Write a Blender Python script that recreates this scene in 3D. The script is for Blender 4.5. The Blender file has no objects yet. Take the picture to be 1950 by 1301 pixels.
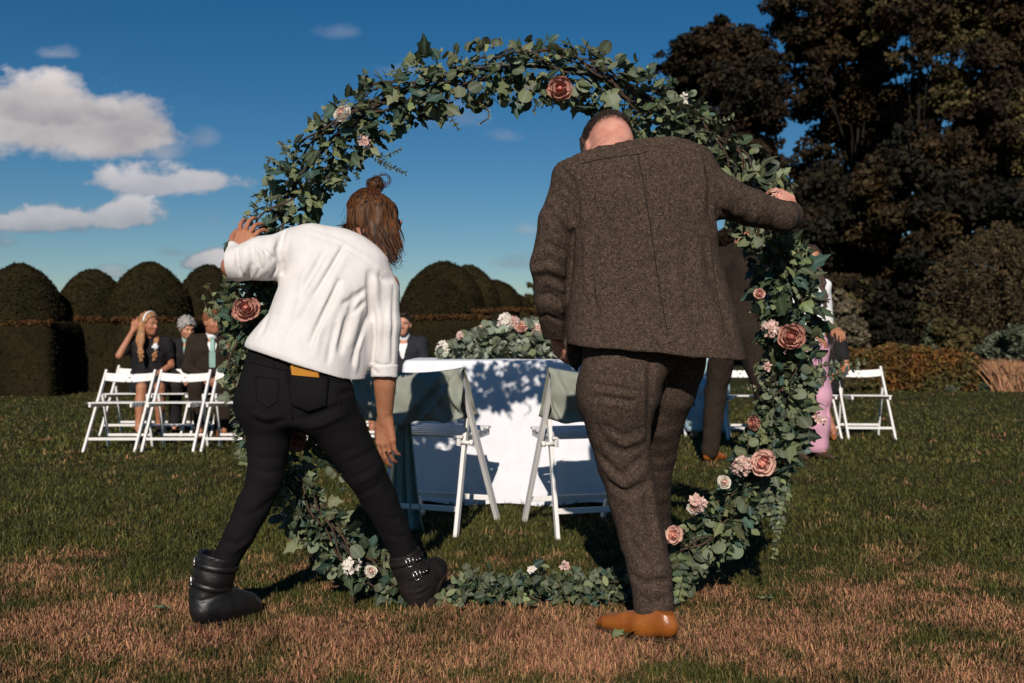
import bpy, bmesh, math, random
import numpy as np
from mathutils import Vector, Matrix, Euler
rng = np.random.default_rng(7); random.seed(7)
scene = bpy.context.scene
COL = scene.collection
R = math.radians

# ------------------------------------------------------------------ camera
F, CH, YH = 1896.0, 1.0, 640.0          # focal length in photo pixels, eye height, horizon row
cam_d = bpy.data.cameras.new('camera'); cam = bpy.data.objects.new('camera', cam_d); COL.objects.link(cam)
cam.location = (0, 0, CH); cam.rotation_euler = (R(90), 0, 0)
cam_d.sensor_width = 36; cam_d.lens = 36*F/1950; cam_d.shift_y = -(650.5-YH)/1950
cam_d.clip_start = .05; cam_d.clip_end = 2000
cam_d.dof.use_dof = True; cam_d.dof.focus_distance = 3.5; cam_d.dof.aperture_fstop = 4.0
scene.camera = cam

# ------------------------------------------------------------------ sky, sun, exposure
SUN = Vector((.09, 1.0, -.585)).normalized()          # direction the light travels
sun_d = bpy.data.lights.new('sun', 'SUN'); sun_d.energy = 4.5; sun_d.angle = R(.5); sun_d.color = (1, .92, .82)
sun = bpy.data.objects.new('sun', sun_d); COL.objects.link(sun)
sun.rotation_euler = SUN.to_track_quat('-Z', 'Y').to_euler(); sun.location = (-2, -20, 14)
world = bpy.data.worlds.new('World'); scene.world = world; world.use_nodes = True
wt = world.node_tree; wt.nodes.clear()
def WN(t, **k):
    n = wt.nodes.new(t)
    for a, b in k.items(): setattr(n, a, b)
    return n
def WL(a, b): wt.links.new(a, b)
def wmath(op, a, b=None, clamp=False):
    n = WN('ShaderNodeMath', operation=op, use_clamp=clamp)
    for i, v in enumerate((a, b)):
        if v is None: continue
        if isinstance(v, (int, float)): n.inputs[i].default_value = v
        else: WL(v, n.inputs[i])
    return n.outputs[0]
SKY_STRENGTH = .052
wout = WN('ShaderNodeOutputWorld'); wbg = WN('ShaderNodeBackground'); wbg.inputs['Strength'].default_value = SKY_STRENGTH
sky = WN('ShaderNodeTexSky', sky_type='NISHITA'); sky.sun_disc = False
sky.sun_elevation = math.asin(-SUN.z); sky.sun_rotation = math.atan2(-SUN.x, -SUN.y)
sky.altitude = 50; sky.air_density = 1.0; sky.dust_density = 0.0; sky.ozone_density = 4.0
hsv = WN('ShaderNodeHueSaturation'); hsv.inputs['Saturation'].default_value = 1.34; hsv.inputs['Value'].default_value = 1.0
hsv.inputs['Hue'].default_value = .499
WL(sky.outputs[0], hsv.inputs['Color'])
tc = WN('ShaderNodeTexCoord'); sep = WN('ShaderNodeSeparateXYZ'); WL(tc.outputs['Generated'], sep.inputs[0])
ay = wmath('MAXIMUM', wmath('ABSOLUTE', sep.outputs[1]), .05)
cu = wmath('DIVIDE', sep.outputs[0], ay); cv = wmath('DIVIDE', sep.outputs[2], ay)
comb = WN('ShaderNodeCombineXYZ'); WL(cu, comb.inputs[0]); WL(cv, comb.inputs[1])
def wnoise(scale, detail, rough, sy=1.0, off=0.0):
    mp = WN('ShaderNodeMapping'); mp.inputs['Scale'].default_value = (1, sy, 1); mp.inputs['Location'].default_value = (off, off*.7, off*.3)
    WL(comb.outputs[0], mp.inputs['Vector'])
    n = WN('ShaderNodeTexNoise'); n.inputs['Scale'].default_value = scale; n.inputs['Detail'].default_value = detail; n.inputs['Roughness'].default_value = rough
    WL(mp.outputs[0], n.inputs['Vector']); return n.outputs[0]
nA = wnoise(11, 7, .58, 1.5); nB = wnoise(26, 5, .6, 1.4, 3.1); nC = wnoise(6, 4, .5, 1.5, 7.7)
# cumulus and torn fair-weather clouds: (photo px, py, half width, half height, density, noise)
CLOUDS = [(60, 246, 225, 110, 1.3, .85), (195, 258, 150, 92, 1.2, .8), (85, 205, 120, 80, 1.1, .8), (310, 292, 62, 30, .5, 1.1), (320, 350, 185, 46, .75, 1.3),
          (140, 418, 245, 42, .75, 1.3), (388, 268, 36, 34, .26, 1.2), (100, 104, 62, 20, .24, 1.2), (330, 482, 52, 20, .42, 1.2), (410, 502, 85, 28, .85, 1.0),
          (215, 522, 45, 22, .5, 1.0), (975, 503, 58, 24, .34, 1.2), (1008, 440, 36, 18, .28, 1.2), (760, 135, 62, 26, .22, 1.3), (655, 62, 62, 26, .12, 1.4),
          (850, 230, 75, 40, .20, 1.3), (10, 465, 30, 20, .4, 1.0), (960, 262, 50, 20, .2, 1.2), (-420, 330, 260, 70, .9, 1.2), (2350, 300, 300, 80, .9, 1.2), (900, -420, 240, 80, .5, 1.3)]
mask = None; shade = None
for px, py, a, b, dens, na in CLOUDS:
    u0, v0 = (px-975)/F, (YH-py)/F
    du = wmath('DIVIDE', wmath('SUBTRACT', cu, u0), a/F); dv = wmath('DIVIDE', wmath('SUBTRACT', cv, v0), b/F)
    dvb = wmath('MULTIPLY', wmath('MINIMUM', dv, 0.0), 1.9)        # flat bases
    dv2 = wmath('ADD', wmath('MAXIMUM', dv, 0.0), dvb)
    d = wmath('SQRT', wmath('ADD', wmath('MULTIPLY', du, du), wmath('MULTIPLY', dv2, dv2)))
    nn = wmath('MULTIPLY', wmath('ADD', wmath('SUBTRACT', nA, .5), wmath('MULTIPLY', wmath('SUBTRACT', nB, .5), .45)), 2.3*na)
    m = wmath('ADD', wmath('SUBTRACT', 1.0, d), nn)
    m = wmath('MULTIPLY', wmath('SMOOTH_MIN', wmath('MULTIPLY', wmath('MAXIMUM', m, 0.0), 2.8 if dens > .7 else 1.2), 1.0), min(dens, 1.0))
    sh = wmath('ADD', wmath('MULTIPLY', dv, .42), wmath('MULTIPLY', wmath('SUBTRACT', nC, .45), 2.2))
    sh = wmath('ADD', sh, .42)
    shm = wmath('MULTIPLY', sh, m)
    mask = m if mask is None else wmath('MAXIMUM', mask, m)
    shade = sh if shade is None else None or (lambda s0, s1, w: wmath('ADD', wmath('MULTIPLY', s0, wmath('SUBTRACT', 1.0, w)), wmath('MULTIPLY', s1, w)))(shade, sh, wmath('MULTIPLY', m, 1.0, True))
shade = wmath('MULTIPLY', shade, 1.0, True)
ccol = WN('ShaderNodeMix', data_type='RGBA'); k = 1/SKY_STRENGTH
ccol.inputs['A'].default_value = (.19*k, .20*k, .245*k, 1); ccol.inputs['B'].default_value = (.80*k, .73*k, .70*k, 1)
WL(shade, ccol.inputs['Factor'])
smix = WN('ShaderNodeMix', data_type='RGBA'); WL(wmath('MULTIPLY', mask, 1.0, True), smix.inputs['Factor']); WL(hsv.outputs[0], smix.inputs['A']); WL(ccol.outputs['Result'], smix.inputs['B'])
WL(smix.outputs['Result'], wbg.inputs['Color']); WL(wbg.outputs[0], wout.inputs['Surface'])
vs = scene.view_settings; vs.view_transform = 'Standard'; vs.look = 'None'; vs.exposure = 0; vs.gamma = 1; vs.use_curve_mapping = False
scene.render.engine = 'CYCLES'; scene.cycles.use_denoising = True; scene.cycles.max_bounces = 5; scene.cycles.transparent_max_bounces = 4

# ------------------------------------------------------------------ helpers
def w(px, py, D): return np.array(((px-975)*D/F, D, CH-(py-YH)*D/F))
def gnd(px, py):
    D = F*CH/(py-YH); return np.array(((px-975)*D/F, D, 0.0))
def unit(v): v = np.asarray(v, float); return v/np.linalg.norm(v)
def vnoise(P, s, seed=0):
    q = P*s + seed*17.13; i = np.floor(q).astype(np.int64); f = q-i; f = f*f*(3-2*f)
    def h(a, b, c):
        n = (a*374761393 + b*668265263 + c*2147483647 + seed*974711) & 0xffffffff
        n = ((n ^ (n >> 13))*1274126177) & 0xffffffff
        return ((n ^ (n >> 16)) & 0xffff)/32768.0-1
    r = 0
    for dx in (0, 1):
        for dy in (0, 1):
            for dz in (0, 1):
                r = r + h(i[:, 0]+dx, i[:, 1]+dy, i[:, 2]+dz)*(f[:, 0] if dx else 1-f[:, 0])*(f[:, 1] if dy else 1-f[:, 1])*(f[:, 2] if dz else 1-f[:, 2])
    return r
def tag(o, label=None, cat=None, group=None, kind=None):
    for k, v in (('label', label), ('category', cat), ('group', group), ('kind', kind)):
        if v: o[k] = v
    return o
def empty(name, loc=(0, 0, 0), label=None, cat=None, group=None, parent=None):
    o = bpy.data.objects.new(name, None); COL.objects.link(o); o.location = tuple(loc); o.empty_display_size = .1
    if parent: o.parent = parent
    return tag(o, label, cat, group)
def mesh(name, V, Fc, m=None, smooth=True):
    me = bpy.data.meshes.new(name); V = np.asarray(V, np.float32)
    if isinstance(Fc, np.ndarray):
        n, k = Fc.shape
        me.vertices.add(len(V)); me.vertices.foreach_set('co', V.ravel())
        me.loops.add(n*k); me.loops.foreach_set('vertex_index', Fc.astype(np.int32).ravel())
        me.polygons.add(n); me.polygons.foreach_set('loop_start', np.arange(0, n*k, k, dtype=np.int32))
        me.update(calc_edges=True)
    else:
        me.from_pydata([tuple(v) for v in V.tolist()], [], [tuple(f) for f in Fc]); me.update()
    if smooth: me.polygons.foreach_set('use_smooth', np.ones(len(me.polygons), bool))
    for mm in (m if isinstance(m, (list, tuple)) else [m] if m else []): me.materials.append(mm)
    return me
def obj(name, me, parent=None, loc=(0, 0, 0), kind=None):
    o = bpy.data.objects.new(name, me); COL.objects.link(o); o.location = tuple(loc)
    if parent: o.parent = parent
    if kind: o['kind'] = kind
    return o

# ------------------------------------------------------------------ materials
def mat(name, col, rough=.7, col2=None, scale=8, bump=0, bscale=None, detail=4, lo=.35, hi=.65, spec=.3, sub=0, island=0, vec=(1, 1, 1), sheen=0, trans=0, metal=0, world_pos=False):
    m = bpy.data.materials.new(name); m.use_nodes = True; nt = m.node_tree; b = nt.nodes['Principled BSDF']
    b.inputs['Roughness'].default_value = rough; b.inputs['Specular IOR Level'].default_value = spec; b.inputs['Metallic'].default_value = metal
    b.inputs['Base Color'].default_value = (*col, 1)
    if sheen: b.inputs['Sheen Weight'].default_value = sheen
    N = nt.nodes.new; L = nt.links.new
    src = None
    t = N('ShaderNodeTexCoord'); mp = N('ShaderNodeMapping'); mp.inputs['Scale'].default_value = vec
    if world_pos:
        g = N('ShaderNodeNewGeometry'); L(g.outputs['Position'], mp.inputs['Vector'])
    else: L(t.outputs['Object'], mp.inputs['Vector'])
    if col2 is not None:
        n = N('ShaderNodeTexNoise'); n.inputs['Scale'].default_value = scale; n.inputs['Detail'].default_value = detail; L(mp.outputs[0], n.inputs['Vector'])
        r = N('ShaderNodeMapRange'); r.inputs['From Min'].default_value = lo; r.inputs['From Max'].default_value = hi; L(n.outputs[0], r.inputs['Value'])
        mx = N('ShaderNodeMix'); mx.data_type = 'RGBA'; mx.inputs['A'].default_value = (*col, 1); mx.inputs['B'].default_value = (*col2, 1)
        L(r.outputs[0], mx.inputs['Factor']); src = mx.outputs['Result']
    if island:
        g2 = N('ShaderNodeNewGeometry'); oi = N('ShaderNodeObjectInfo'); ad = N('ShaderNodeMath'); ad.operation = 'ADD'
        L(g2.outputs['Random Per Island'], ad.inputs[0]); L(oi.outputs['Random'], ad.inputs[1])
        fr = N('ShaderNodeMath'); fr.operation = 'FRACT'; L(ad.outputs[0], fr.inputs[0])
        hs = N('ShaderNodeHueSaturation'); r2 = N('ShaderNodeMapRange'); r2.inputs['To Min'].default_value = 1-island; r2.inputs['To Max'].default_value = 1+island
        L(fr.outputs[0], r2.inputs['Value']); L(r2.outputs[0], hs.inputs['Value'])
        r3 = N('ShaderNodeMapRange'); r3.inputs['To Min'].default_value = .5-.035*island; r3.inputs['To Max'].default_value = .5+.035*island
        fm = N('ShaderNodeMath'); fm.operation = 'MULTIPLY'; fm.inputs[1].default_value = 7.31; L(fr.outputs[0], fm.inputs[0])
        f2 = N('ShaderNodeMath'); f2.operation = 'FRACT'; L(fm.outputs[0], f2.inputs[0]); L(f2.outputs[0], r3.inputs['Value']); L(r3.outputs[0], hs.inputs['Hue'])
        if src: L(src, hs.inputs['Color'])
        else: hs.inputs['Color'].default_value = (*col, 1)
        src = hs.outputs[0]
    if src: L(src, b.inputs['Base Color'])
    if bump:
        n = N('ShaderNodeTexNoise'); n.inputs['Scale'].default_value = bscale or scale; n.inputs['Detail'].default_value = 3; L(mp.outputs[0], n.inputs['Vector'])
        bp = N('ShaderNodeBump'); bp.inputs['Strength'].default_value = 1; bp.inputs['Distance'].default_value = bump
        L(n.outputs[0], bp.inputs['Height']); L(bp.outputs[0], b.inputs['Normal'])
    if sub:
        b.inputs['Subsurface Weight'].default_value = sub; b.inputs['Subsurface Radius'].default_value = (1, .3, .15); b.inputs['Subsurface Scale'].default_value = .006
    if trans:
        tr = N('ShaderNodeBsdfTranslucent'); ms = N('ShaderNodeMixShader'); ms.inputs[0].default_value = trans
        if src: L(src, tr.inputs['Color'])
        else: tr.inputs['Color'].default_value = (*col, 1)
        L(b.outputs[0], ms.inputs[1]); L(tr.outputs[0], ms.inputs[2]); L(ms.outputs[0], nt.nodes['Material Output'].inputs['Surface'])
    return m

# ------------------------------------------------------------------ implicit surfaces (bodies, clothes) turned into meshes with surface nets
def smin(a, b, k):
    if k <= 0: return np.minimum(a, b)
    h = np.maximum(k-np.abs(a-b), 0)/k
    return np.minimum(a, b)-h*h*k*.25
class Sdf:
    def __init__(s): s.ops = []; s.lo = np.full(3, 1e9); s.hi = np.full(3, -1e9)
    def grow(s, p, r): s.lo = np.minimum(s.lo, np.asarray(p)-r); s.hi = np.maximum(s.hi, np.asarray(p)+r)
    def chain(s, pts, rs, k=.02, ki=0.0, flat=None):
        pts = np.array([np.asarray(p, float) for p in pts], np.float32); rs = np.array(rs, np.float32)
        for p, r in zip(pts, rs): s.grow(p, r*1.05)
        def f(P):
            d = None
            for i in range(len(pts)-1):
                a, b = pts[i], pts[i+1]; ab = b-a; t = np.clip(((P-a)@ab)/max(ab@ab, 1e-9), 0, 1)
                q = P-a-t[:, None]*ab
                if flat is not None:
                    nrm, fac = flat; qn = q@nrm; q = q+np.outer(qn*(fac-1), nrm)
                v = np.sqrt((q*q).sum(1))-(rs[i]+(rs[i+1]-rs[i])*t)
                d = v if d is None else smin(d, v, ki)
            return d
        s.ops.append(('u', f, k)); return s
    def ell(s, c, r, k=.02, M=None, op='u'):
        c = np.asarray(c, np.float32); r = np.asarray(r, np.float32)
        if op == 'u': s.grow(c, float(max(r))*1.02)
        Mm = None if M is None else np.asarray(M, np.float32)
        def f(P):
            q = P-c
            if Mm is not None: q = q@Mm           # columns of M are the local axes
            k0 = np.sqrt(((q/r)**2).sum(1)); k1 = np.sqrt(((q/(r*r))**2).sum(1))
            return k0*(k0-1)/np.maximum(k1, 1e-6)
        s.ops.append((op, f, k)); return s
    def loft(s, O, A, B, rows, k=.02, n=2.4, round_=.02):
        """rows: (s along A, centre along B, half width, centre along C, half depth) in metres"""
        O = np.asarray(O, float); A = unit(A); B = unit(np.asarray(B, float)-np.dot(B, A)*A); C = np.cross(A, B)
        if C[1] < 0: C = -C
        rows = np.array(sorted(rows), float)
        for rw in rows:
            for sg in (-1, 1):
                s.grow(O+A*rw[0]+B*(rw[1]+sg*rw[2])+C*(rw[3]+rw[4]), .03); s.grow(O+A*rw[0]+B*(rw[1]+sg*rw[2])+C*(rw[3]-rw[4]), .03)
        def f(P):
            q = P-O; t = q@A; u = q@B; v = q@C
            # smooth (cubic-ish) interpolation of the rows
            I = lambda j: np.interp(t, rows[:, 0], rows[:, j])
            a = I(2); b = I(4)
            x = np.abs(u-I(1))/a; y = np.abs(v-I(3))/b
            d = ((x**n+y**n)**(1/n)-1)*np.minimum(a, b)
            e = np.maximum(rows[0, 0]-t, t-rows[-1, 0])
            dd = np.maximum(d, e); 
            if round_:
                dd = np.minimum(np.maximum(d+round_, e+round_), 0)+np.sqrt(np.maximum(d+round_, 0)**2+np.maximum(e+round_, 0)**2)-round_
            return dd
        s.ops.append(('u', f, k)); return s
    def cut(s, p, n):
        """remove everything on the side n points to"""
        p = np.asarray(p, np.float32); n = unit(n).astype(np.float32)
        s.ops.append(('c', lambda P: (P-p)@n, 0)); return s
    def sub(s, g, k=.01): s.ops.append(('s', g, k)); return s
    def fold(s, pts, wd, amp):
        """crease (amp < 0) or ridge (amp > 0) along a polyline, tapering out at both ends"""
        pts = [np.asarray(p, np.float32) for p in pts]; L = sum(np.linalg.norm(b-a) for a, b in zip(pts, pts[1:]))
        lo = np.min(pts, 0)-wd*2.6; hi = np.max(pts, 0)+wd*2.6
        def f(P0):
            res = np.zeros(len(P0), np.float32); sel = np.flatnonzero(((P0 > lo) & (P0 < hi)).all(1))
            if not len(sel): return res
            P = P0[sel]
            best = np.full(len(P), 1e9, np.float32); tt = np.zeros(len(P), np.float32); acc = 0
            for a, b in zip(pts, pts[1:]):
                ab = b-a; l = np.linalg.norm(ab); t = np.clip(((P-a)@ab)/(l*l), 0, 1); q = P-a-t[:, None]*ab
                d = np.sqrt((q*q).sum(1)); m = d < best; best = np.where(m, d, best); tt = np.where(m, (acc+t*l)/L, tt); acc += l
            res[sel] = -amp*np.exp(-(best/wd)**2)*np.sqrt(np.maximum(np.sin(np.pi*np.clip(tt*.94+.03, 0, 1)), 0)); return res
        s.ops.append(('a', f, 0)); return s
    def hit(s, px, py, d0=2.9, out=0.0):
        """where the sight line through a photo pixel meets the surface built so far"""
        d = d0
        for _ in range(70):
            v = float(s(np.array([w(px, py, d)], np.float32))[0])
            if v < .0012 or d > 4.6: break
            d += max(v*.75, .0008)
        return w(px, py, d-out)
    def creases(s, L):
        """several folds laid on the surface: (photo polyline, width, amount)"""
        pl = []
        for pts, wd, amp in L:
            q = []
            for (x0, y0), (x1, y1) in zip(pts, pts[1:]):
                for t in (0, .5): q.append(s.hit(x0+(x1-x0)*t, y0+(y1-y0)*t))
            q.append(s.hit(*pts[-1])); q = [a for a in q if a[1] < 4.5]
            if len(q) > 1: pl.append((q, wd, amp))
        for q, wd, amp in pl: s.fold(q, wd, amp)
        return s
    def wob(s, scale, amp, vec=(1, 1, 1), seed=0, M=None):
        vec = np.asarray(vec, np.float32)
        def f(P):
            q = P if M is None else P@np.asarray(M, np.float32)
            return amp*vnoise(q*vec, scale, seed)
        s.ops.append(('a', f, 0)); return s
    def add(s, fn): s.ops.append(('a', fn, 0)); return s
    def __call__(s, P):
        d = None
        for op, f, k in s.ops:
            v = f(P)
            if op == 'u': d = v if d is None else smin(d, v, k)
            elif op == 'c': d = np.maximum(d, v)
            elif op == 's': d = -smin(-d, v, k)
            elif op == 'i': d = np.maximum(d, v)
            else: d = d+v
        return d
    def mesh(s, h, pad=.03, refine=True):
        lo = s.lo-pad; hi = s.hi+pad; Bk = 8
        nb = np.ceil((hi-lo)/(h*Bk)).astype(int); n = nb*Bk
        ci = np.stack(np.meshgrid(*[np.arange(m) for m in nb], indexing='ij'), -1).reshape(-1, 3)
        cc = (lo+(ci+.5)*Bk*h-.5*h).astype(np.float32)
        cv = s(cc); Rr = h*Bk*.87*1.35+.02
        act = np.abs(cv) < Rr
        Fd = np.repeat(np.repeat(np.repeat(cv.reshape(nb).astype(np.float32), Bk, 0), Bk, 1), Bk, 2)
        a = ci[act]; loc = np.stack(np.meshgrid(*[np.arange(Bk)]*3, indexing='ij'), -1).reshape(-1, 3)
        for c0 in range(0, len(a), 1500):
            idx = (a[c0:c0+1500, None, :]*Bk+loc[None]).reshape(-1, 3)
            Fd[idx[:, 0], idx[:, 1], idx[:, 2]] = s((lo+idx*h).astype(np.float32))
        S = Fd < 0
        S[0] = S[-1] = False; S[:, 0] = S[:, -1] = False; S[:, :, 0] = S[:, :, -1] = False
        Fd = np.where(S, np.minimum(Fd, -1e-6), np.maximum(Fd, 1e-6))
        cnt = sum(S[i:n[0]-1+i, j:n[1]-1+j, l:n[2]-1+l].astype(np.int8) for i in (0, 1) for j in (0, 1) for l in (0, 1))
        ca = np.argwhere((cnt > 0) & (cnt < 8))
        off = [(i, j, l) for i in (0, 1) for j in (0, 1) for l in (0, 1)]
        val = [Fd[ca[:, 0]+i, ca[:, 1]+j, ca[:, 2]+l] for i, j, l in off]
        pos = np.zeros((len(ca), 3)); nn = np.zeros(len(ca))
        for e0 in range(8):
            for e1 in range(e0+1, 8):
                d = np.subtract(off[e1], off[e0])
                if np.abs(d).sum() != 1: continue
                m = (val[e0] < 0) != (val[e1] < 0); t = np.where(m, val[e0]/np.where(m, val[e0]-val[e1], 1), 0)
                pos += np.where(m[:, None], np.asarray(off[e0])+t[:, None]*d, 0); nn += m
        V = lo+(ca+pos/nn[:, None])*h
        vid = np.full(n, -1, np.int32); vid[ca[:, 0], ca[:, 1], ca[:, 2]] = np.arange(len(ca))
        quads = []
        for ax in range(3):
            e = np.zeros(3, int); e[ax] = 1
            A = S[:n[0]-e[0], :n[1]-e[1], :n[2]-e[2]]; Bq = S[e[0]:, e[1]:, e[2]:]
            ed = np.argwhere(A != Bq); u = np.zeros(3, int); v = np.zeros(3, int); u[(ax+1) % 3] = 1; v[(ax+2) % 3] = 1
            q = np.stack([vid[tuple((ed-o).T)] for o in (u+v, v, 0*u, u)], 1)
            flip = ~A[tuple(ed.T)]
            q[flip] = q[flip][:, ::-1]; quads.append(q[(q >= 0).all(1)])
        Q = np.concatenate(quads)
        if refine:
            P = V.astype(np.float32); e = h*.5; g = np.stack([s(P+np.eye(3, dtype=np.float32)[i]*e)-s(P-np.eye(3, dtype=np.float32)[i]*e) for i in range(3)], 1)/(2*e)
            f0 = s(P); st = -(f0/np.maximum((g*g).sum(1), .15))[:, None]*g
            ln = np.linalg.norm(st, axis=1, keepdims=True); st *= np.minimum(1, h*.6/np.maximum(ln, 1e-9)); V = V+st
        return V, Q
    def obj(s, name, h, m, parent=None, refine=True):
        V, Q = s.mesh(h, refine=refine); o0 = np.array(parent.matrix_basis.translation) if parent else np.zeros(3)
        return obj(name, mesh(name, V-o0, Q, m), parent)
def frame(fwd, up):
    f = unit(fwd); u = np.asarray(up, float); u = unit(u-np.dot(u, f)*f); r = np.cross(f, u)
    return np.stack([r, f, u], 1)                     # columns: right, forward, up
def tube(pts, rs, seg=6, close=True):
    pts = np.asarray(pts, float); n = len(pts); rs = np.broadcast_to(np.asarray(rs, float), (n,)); V = []; Fc = []
    T = np.gradient(pts, axis=0); ref = np.array((0, 0, 1.)) if abs(unit(T[0])[2]) < .9 else np.array((1., 0, 0))
    for i in range(n):
        t = unit(T[i]); a = unit(np.cross(t, ref)); b = np.cross(t, a); ref = np.cross(a, t) if np.linalg.norm(np.cross(a, t)) > .1 else ref
        for j in range(seg):
            g = 2*math.pi*j/seg; V.append(pts[i]+rs[i]*(a*math.cos(g)+b*math.sin(g)))
    for i in range(n-1):
        for j in range(seg): Fc.append((i*seg+j, i*seg+(j+1) % seg, (i+1)*seg+(j+1) % seg, (i+1)*seg+j))
    if close: Fc += [tuple(range(seg))[::-1], tuple(range((n-1)*seg, n*seg))]
    return V, Fc
def boxv(c, s, M=None):
    c = np.asarray(c, float); V = []
    for x in (-.5, .5):
        for y in (-.5, .5):
            for z in (-.5, .5):
                d = np.array((x*s[0], y*s[1], z*s[2])); V.append(c+(d if M is None else np.asarray(M)@d))
    return V, [(0, 1, 3, 2), (4, 6, 7, 5), (0, 4, 5, 1), (2, 3, 7, 6), (0, 2, 6, 4), (1, 5, 7, 3)]
def join(parts):
    V = []; Fc = []
    for v, f in parts:
        o = len(V); V += list(v); Fc += [tuple(i+o for i in t) for t in f]
    return V, Fc
def bevel(me, wd, seg=2):
    bm = bmesh.new(); bm.from_mesh(me); bmesh.ops.bevel(bm, geom=bm.edges[:], offset=wd, segments=seg, affect='EDGES', profile=.6); bm.to_mesh(me); bm.free()
    me.polygons.foreach_set('use_smooth', np.zeros(len(me.polygons), bool)); return me
def bar(a, b, wd, dp, side):
    """square bar from a to b; side = direction of its width"""
    a = np.asarray(a, float); b = np.asarray(b, float); t = unit(b-a); s = unit(np.asarray(side, float)-np.dot(side, t)*t); u = np.cross(t, s)
    return boxv((a+b)/2, (wd, dp, np.linalg.norm(b-a)), np.stack([s, u, t], 1))
# ================================================================== SETTING
def lawn_material():
    m = bpy.data.materials.new('lawn_soil'); m.use_nodes = True; nt = m.node_tree; b = nt.nodes['Principled BSDF']; b.inputs['Roughness'].default_value = .95; b.inputs['Specular IOR Level'].default_value = .1
    N = nt.nodes.new; L = nt.links.new
    src = lawn_colour(nt, (.036, .037, .010), (.075, .043, .022), .45)
    L(src, b.inputs['Base Color'])
    g = N('ShaderNodeNewGeometry'); n = N('ShaderNodeTexNoise'); n.inputs['Scale'].default_value = 60; L(g.outputs['Position'], n.inputs['Vector'])
    bp = N('ShaderNodeBump'); bp.inputs['Distance'].default_value = .02; L(n.outputs[0], bp.inputs['Height']); L(bp.outputs[0], b.inputs['Normal'])
    return m
def lawn_colour(nt, green, dry, fine, blade=False):
    """turf colour: green turf, worn to straw in patches and along the trodden strip in front of the hoop"""
    N = nt.nodes.new; L = nt.links.new
    g = N('ShaderNodeNewGeometry')
    def nz(sc, det, off):
        mp = N('ShaderNodeMapping'); mp.inputs['Location'].default_value = (off, off, 0); mp.inputs['Scale'].default_value = (1, 1, 0); L(g.outputs['Position'], mp.inputs['Vector'])
        n = N('ShaderNodeTexNoise'); n.inputs['Scale'].default_value = sc; n.inputs['Detail'].default_value = det; n.inputs['Roughness'].default_value = .6; L(mp.outputs[0], n.inputs['Vector']); return n.outputs[0]
    def M(op, a, bb, clamp=False):
        n = N('ShaderNodeMath'); n.operation = op; n.use_clamp = clamp
        for i, v in enumerate((a, bb)):
            if isinstance(v, (int, float)): n.inputs[i].default_value = v
            else: L(v, n.inputs[i])
        return n.outputs[0]
    sx = N('ShaderNodeSeparateXYZ'); L(g.outputs['Position'], sx.inputs[0])
    near = M('MULTIPLY', M('SUBTRACT', 4.12, sx.outputs[1]), .95)          # the trodden strip lies nearer than about 4 m
    near = M('MAXIMUM', M('MINIMUM', near, .46), -.72)
    a = M('ADD', M('MULTIPLY', M('SUBTRACT', nz(1.9, 6, 3.3), .5), 5.0), near)
    a = M('ADD', a, M('MULTIPLY', M('SUBTRACT', nz(7, 5, 9.1), .5), 3.2))
    left = M('MULTIPLY', M('SUBTRACT', -3.0, sx.outputs[0]), .1)
    a = M('ADD', a, M('MAXIMUM', M('MINIMUM', left, .1), 0))
    if blade:      # straw and green blades stand mixed together
        a = M('ADD', a, M('MULTIPLY', M('SUBTRACT', g.outputs['Random Per Island'], .5), 1.1))
    a = M('ADD', a, .06, True)
    mx = N('ShaderNodeMix'); mx.data_type = 'RGBA'; mx.inputs['A'].default_value = (*green, 1); mx.inputs['B'].default_value = (*dry, 1); L(a, mx.inputs['Factor'])
    hs = N('ShaderNodeHueSaturation'); r = N('ShaderNodeMapRange'); r.inputs['To Min'].default_value = 1-fine; r.inputs['To Max'].default_value = 1+fine
    L(nz(2.6, 3, 5.7), r.inputs['Value']); r.inputs['From Min'].default_value = .3; r.inputs['From Max'].default_value = .7
    L(r.outputs[0], hs.inputs['Value']); L(mx.outputs['Result'], hs.inputs['Color'])
    return hs.outputs[0]
def blade_material():
    m = bpy.data.materials.new('grass_blade'); m.use_nodes = True; nt = m.node_tree; b = nt.nodes['Principled BSDF']; b.inputs['Roughness'].default_value = .6; b.inputs['Specular IOR Level'].default_value = .25
    N = nt.nodes.new; L = nt.links.new
    src = lawn_colour(nt, (.058, .060, .012), (.30, .150, .076), .3, True)
    g = N('ShaderNodeNewGeometry'); r = N('ShaderNodeMapRange'); r.inputs['To Min'].default_value = .28; r.inputs['To Max'].default_value = 1.75
    L(g.outputs['Random Per Island'], r.inputs['Value']); hs = N('ShaderNodeHueSaturation'); L(r.outputs[0], hs.inputs['Value']); L(src, hs.inputs['Color'])
    m1 = N('ShaderNodeMath'); m1.operation = 'MULTIPLY'; m1.inputs[1].default_value = 9.7; m2 = N('ShaderNodeMath'); m2.operation = 'FRACT'; L(g.outputs['Random Per Island'], m1.inputs[0]); L(m1.outputs[0], m2.inputs[0])
    r2 = N('ShaderNodeMapRange'); r2.inputs['To Min'].default_value = .475; r2.inputs['To Max'].default_value = .52; L(m2.outputs[0], r2.inputs['Value']); L(r2.outputs[0], hs.inputs['Hue'])
    L(hs.outputs[0], b.inputs['Base Color'])
    return m
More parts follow.
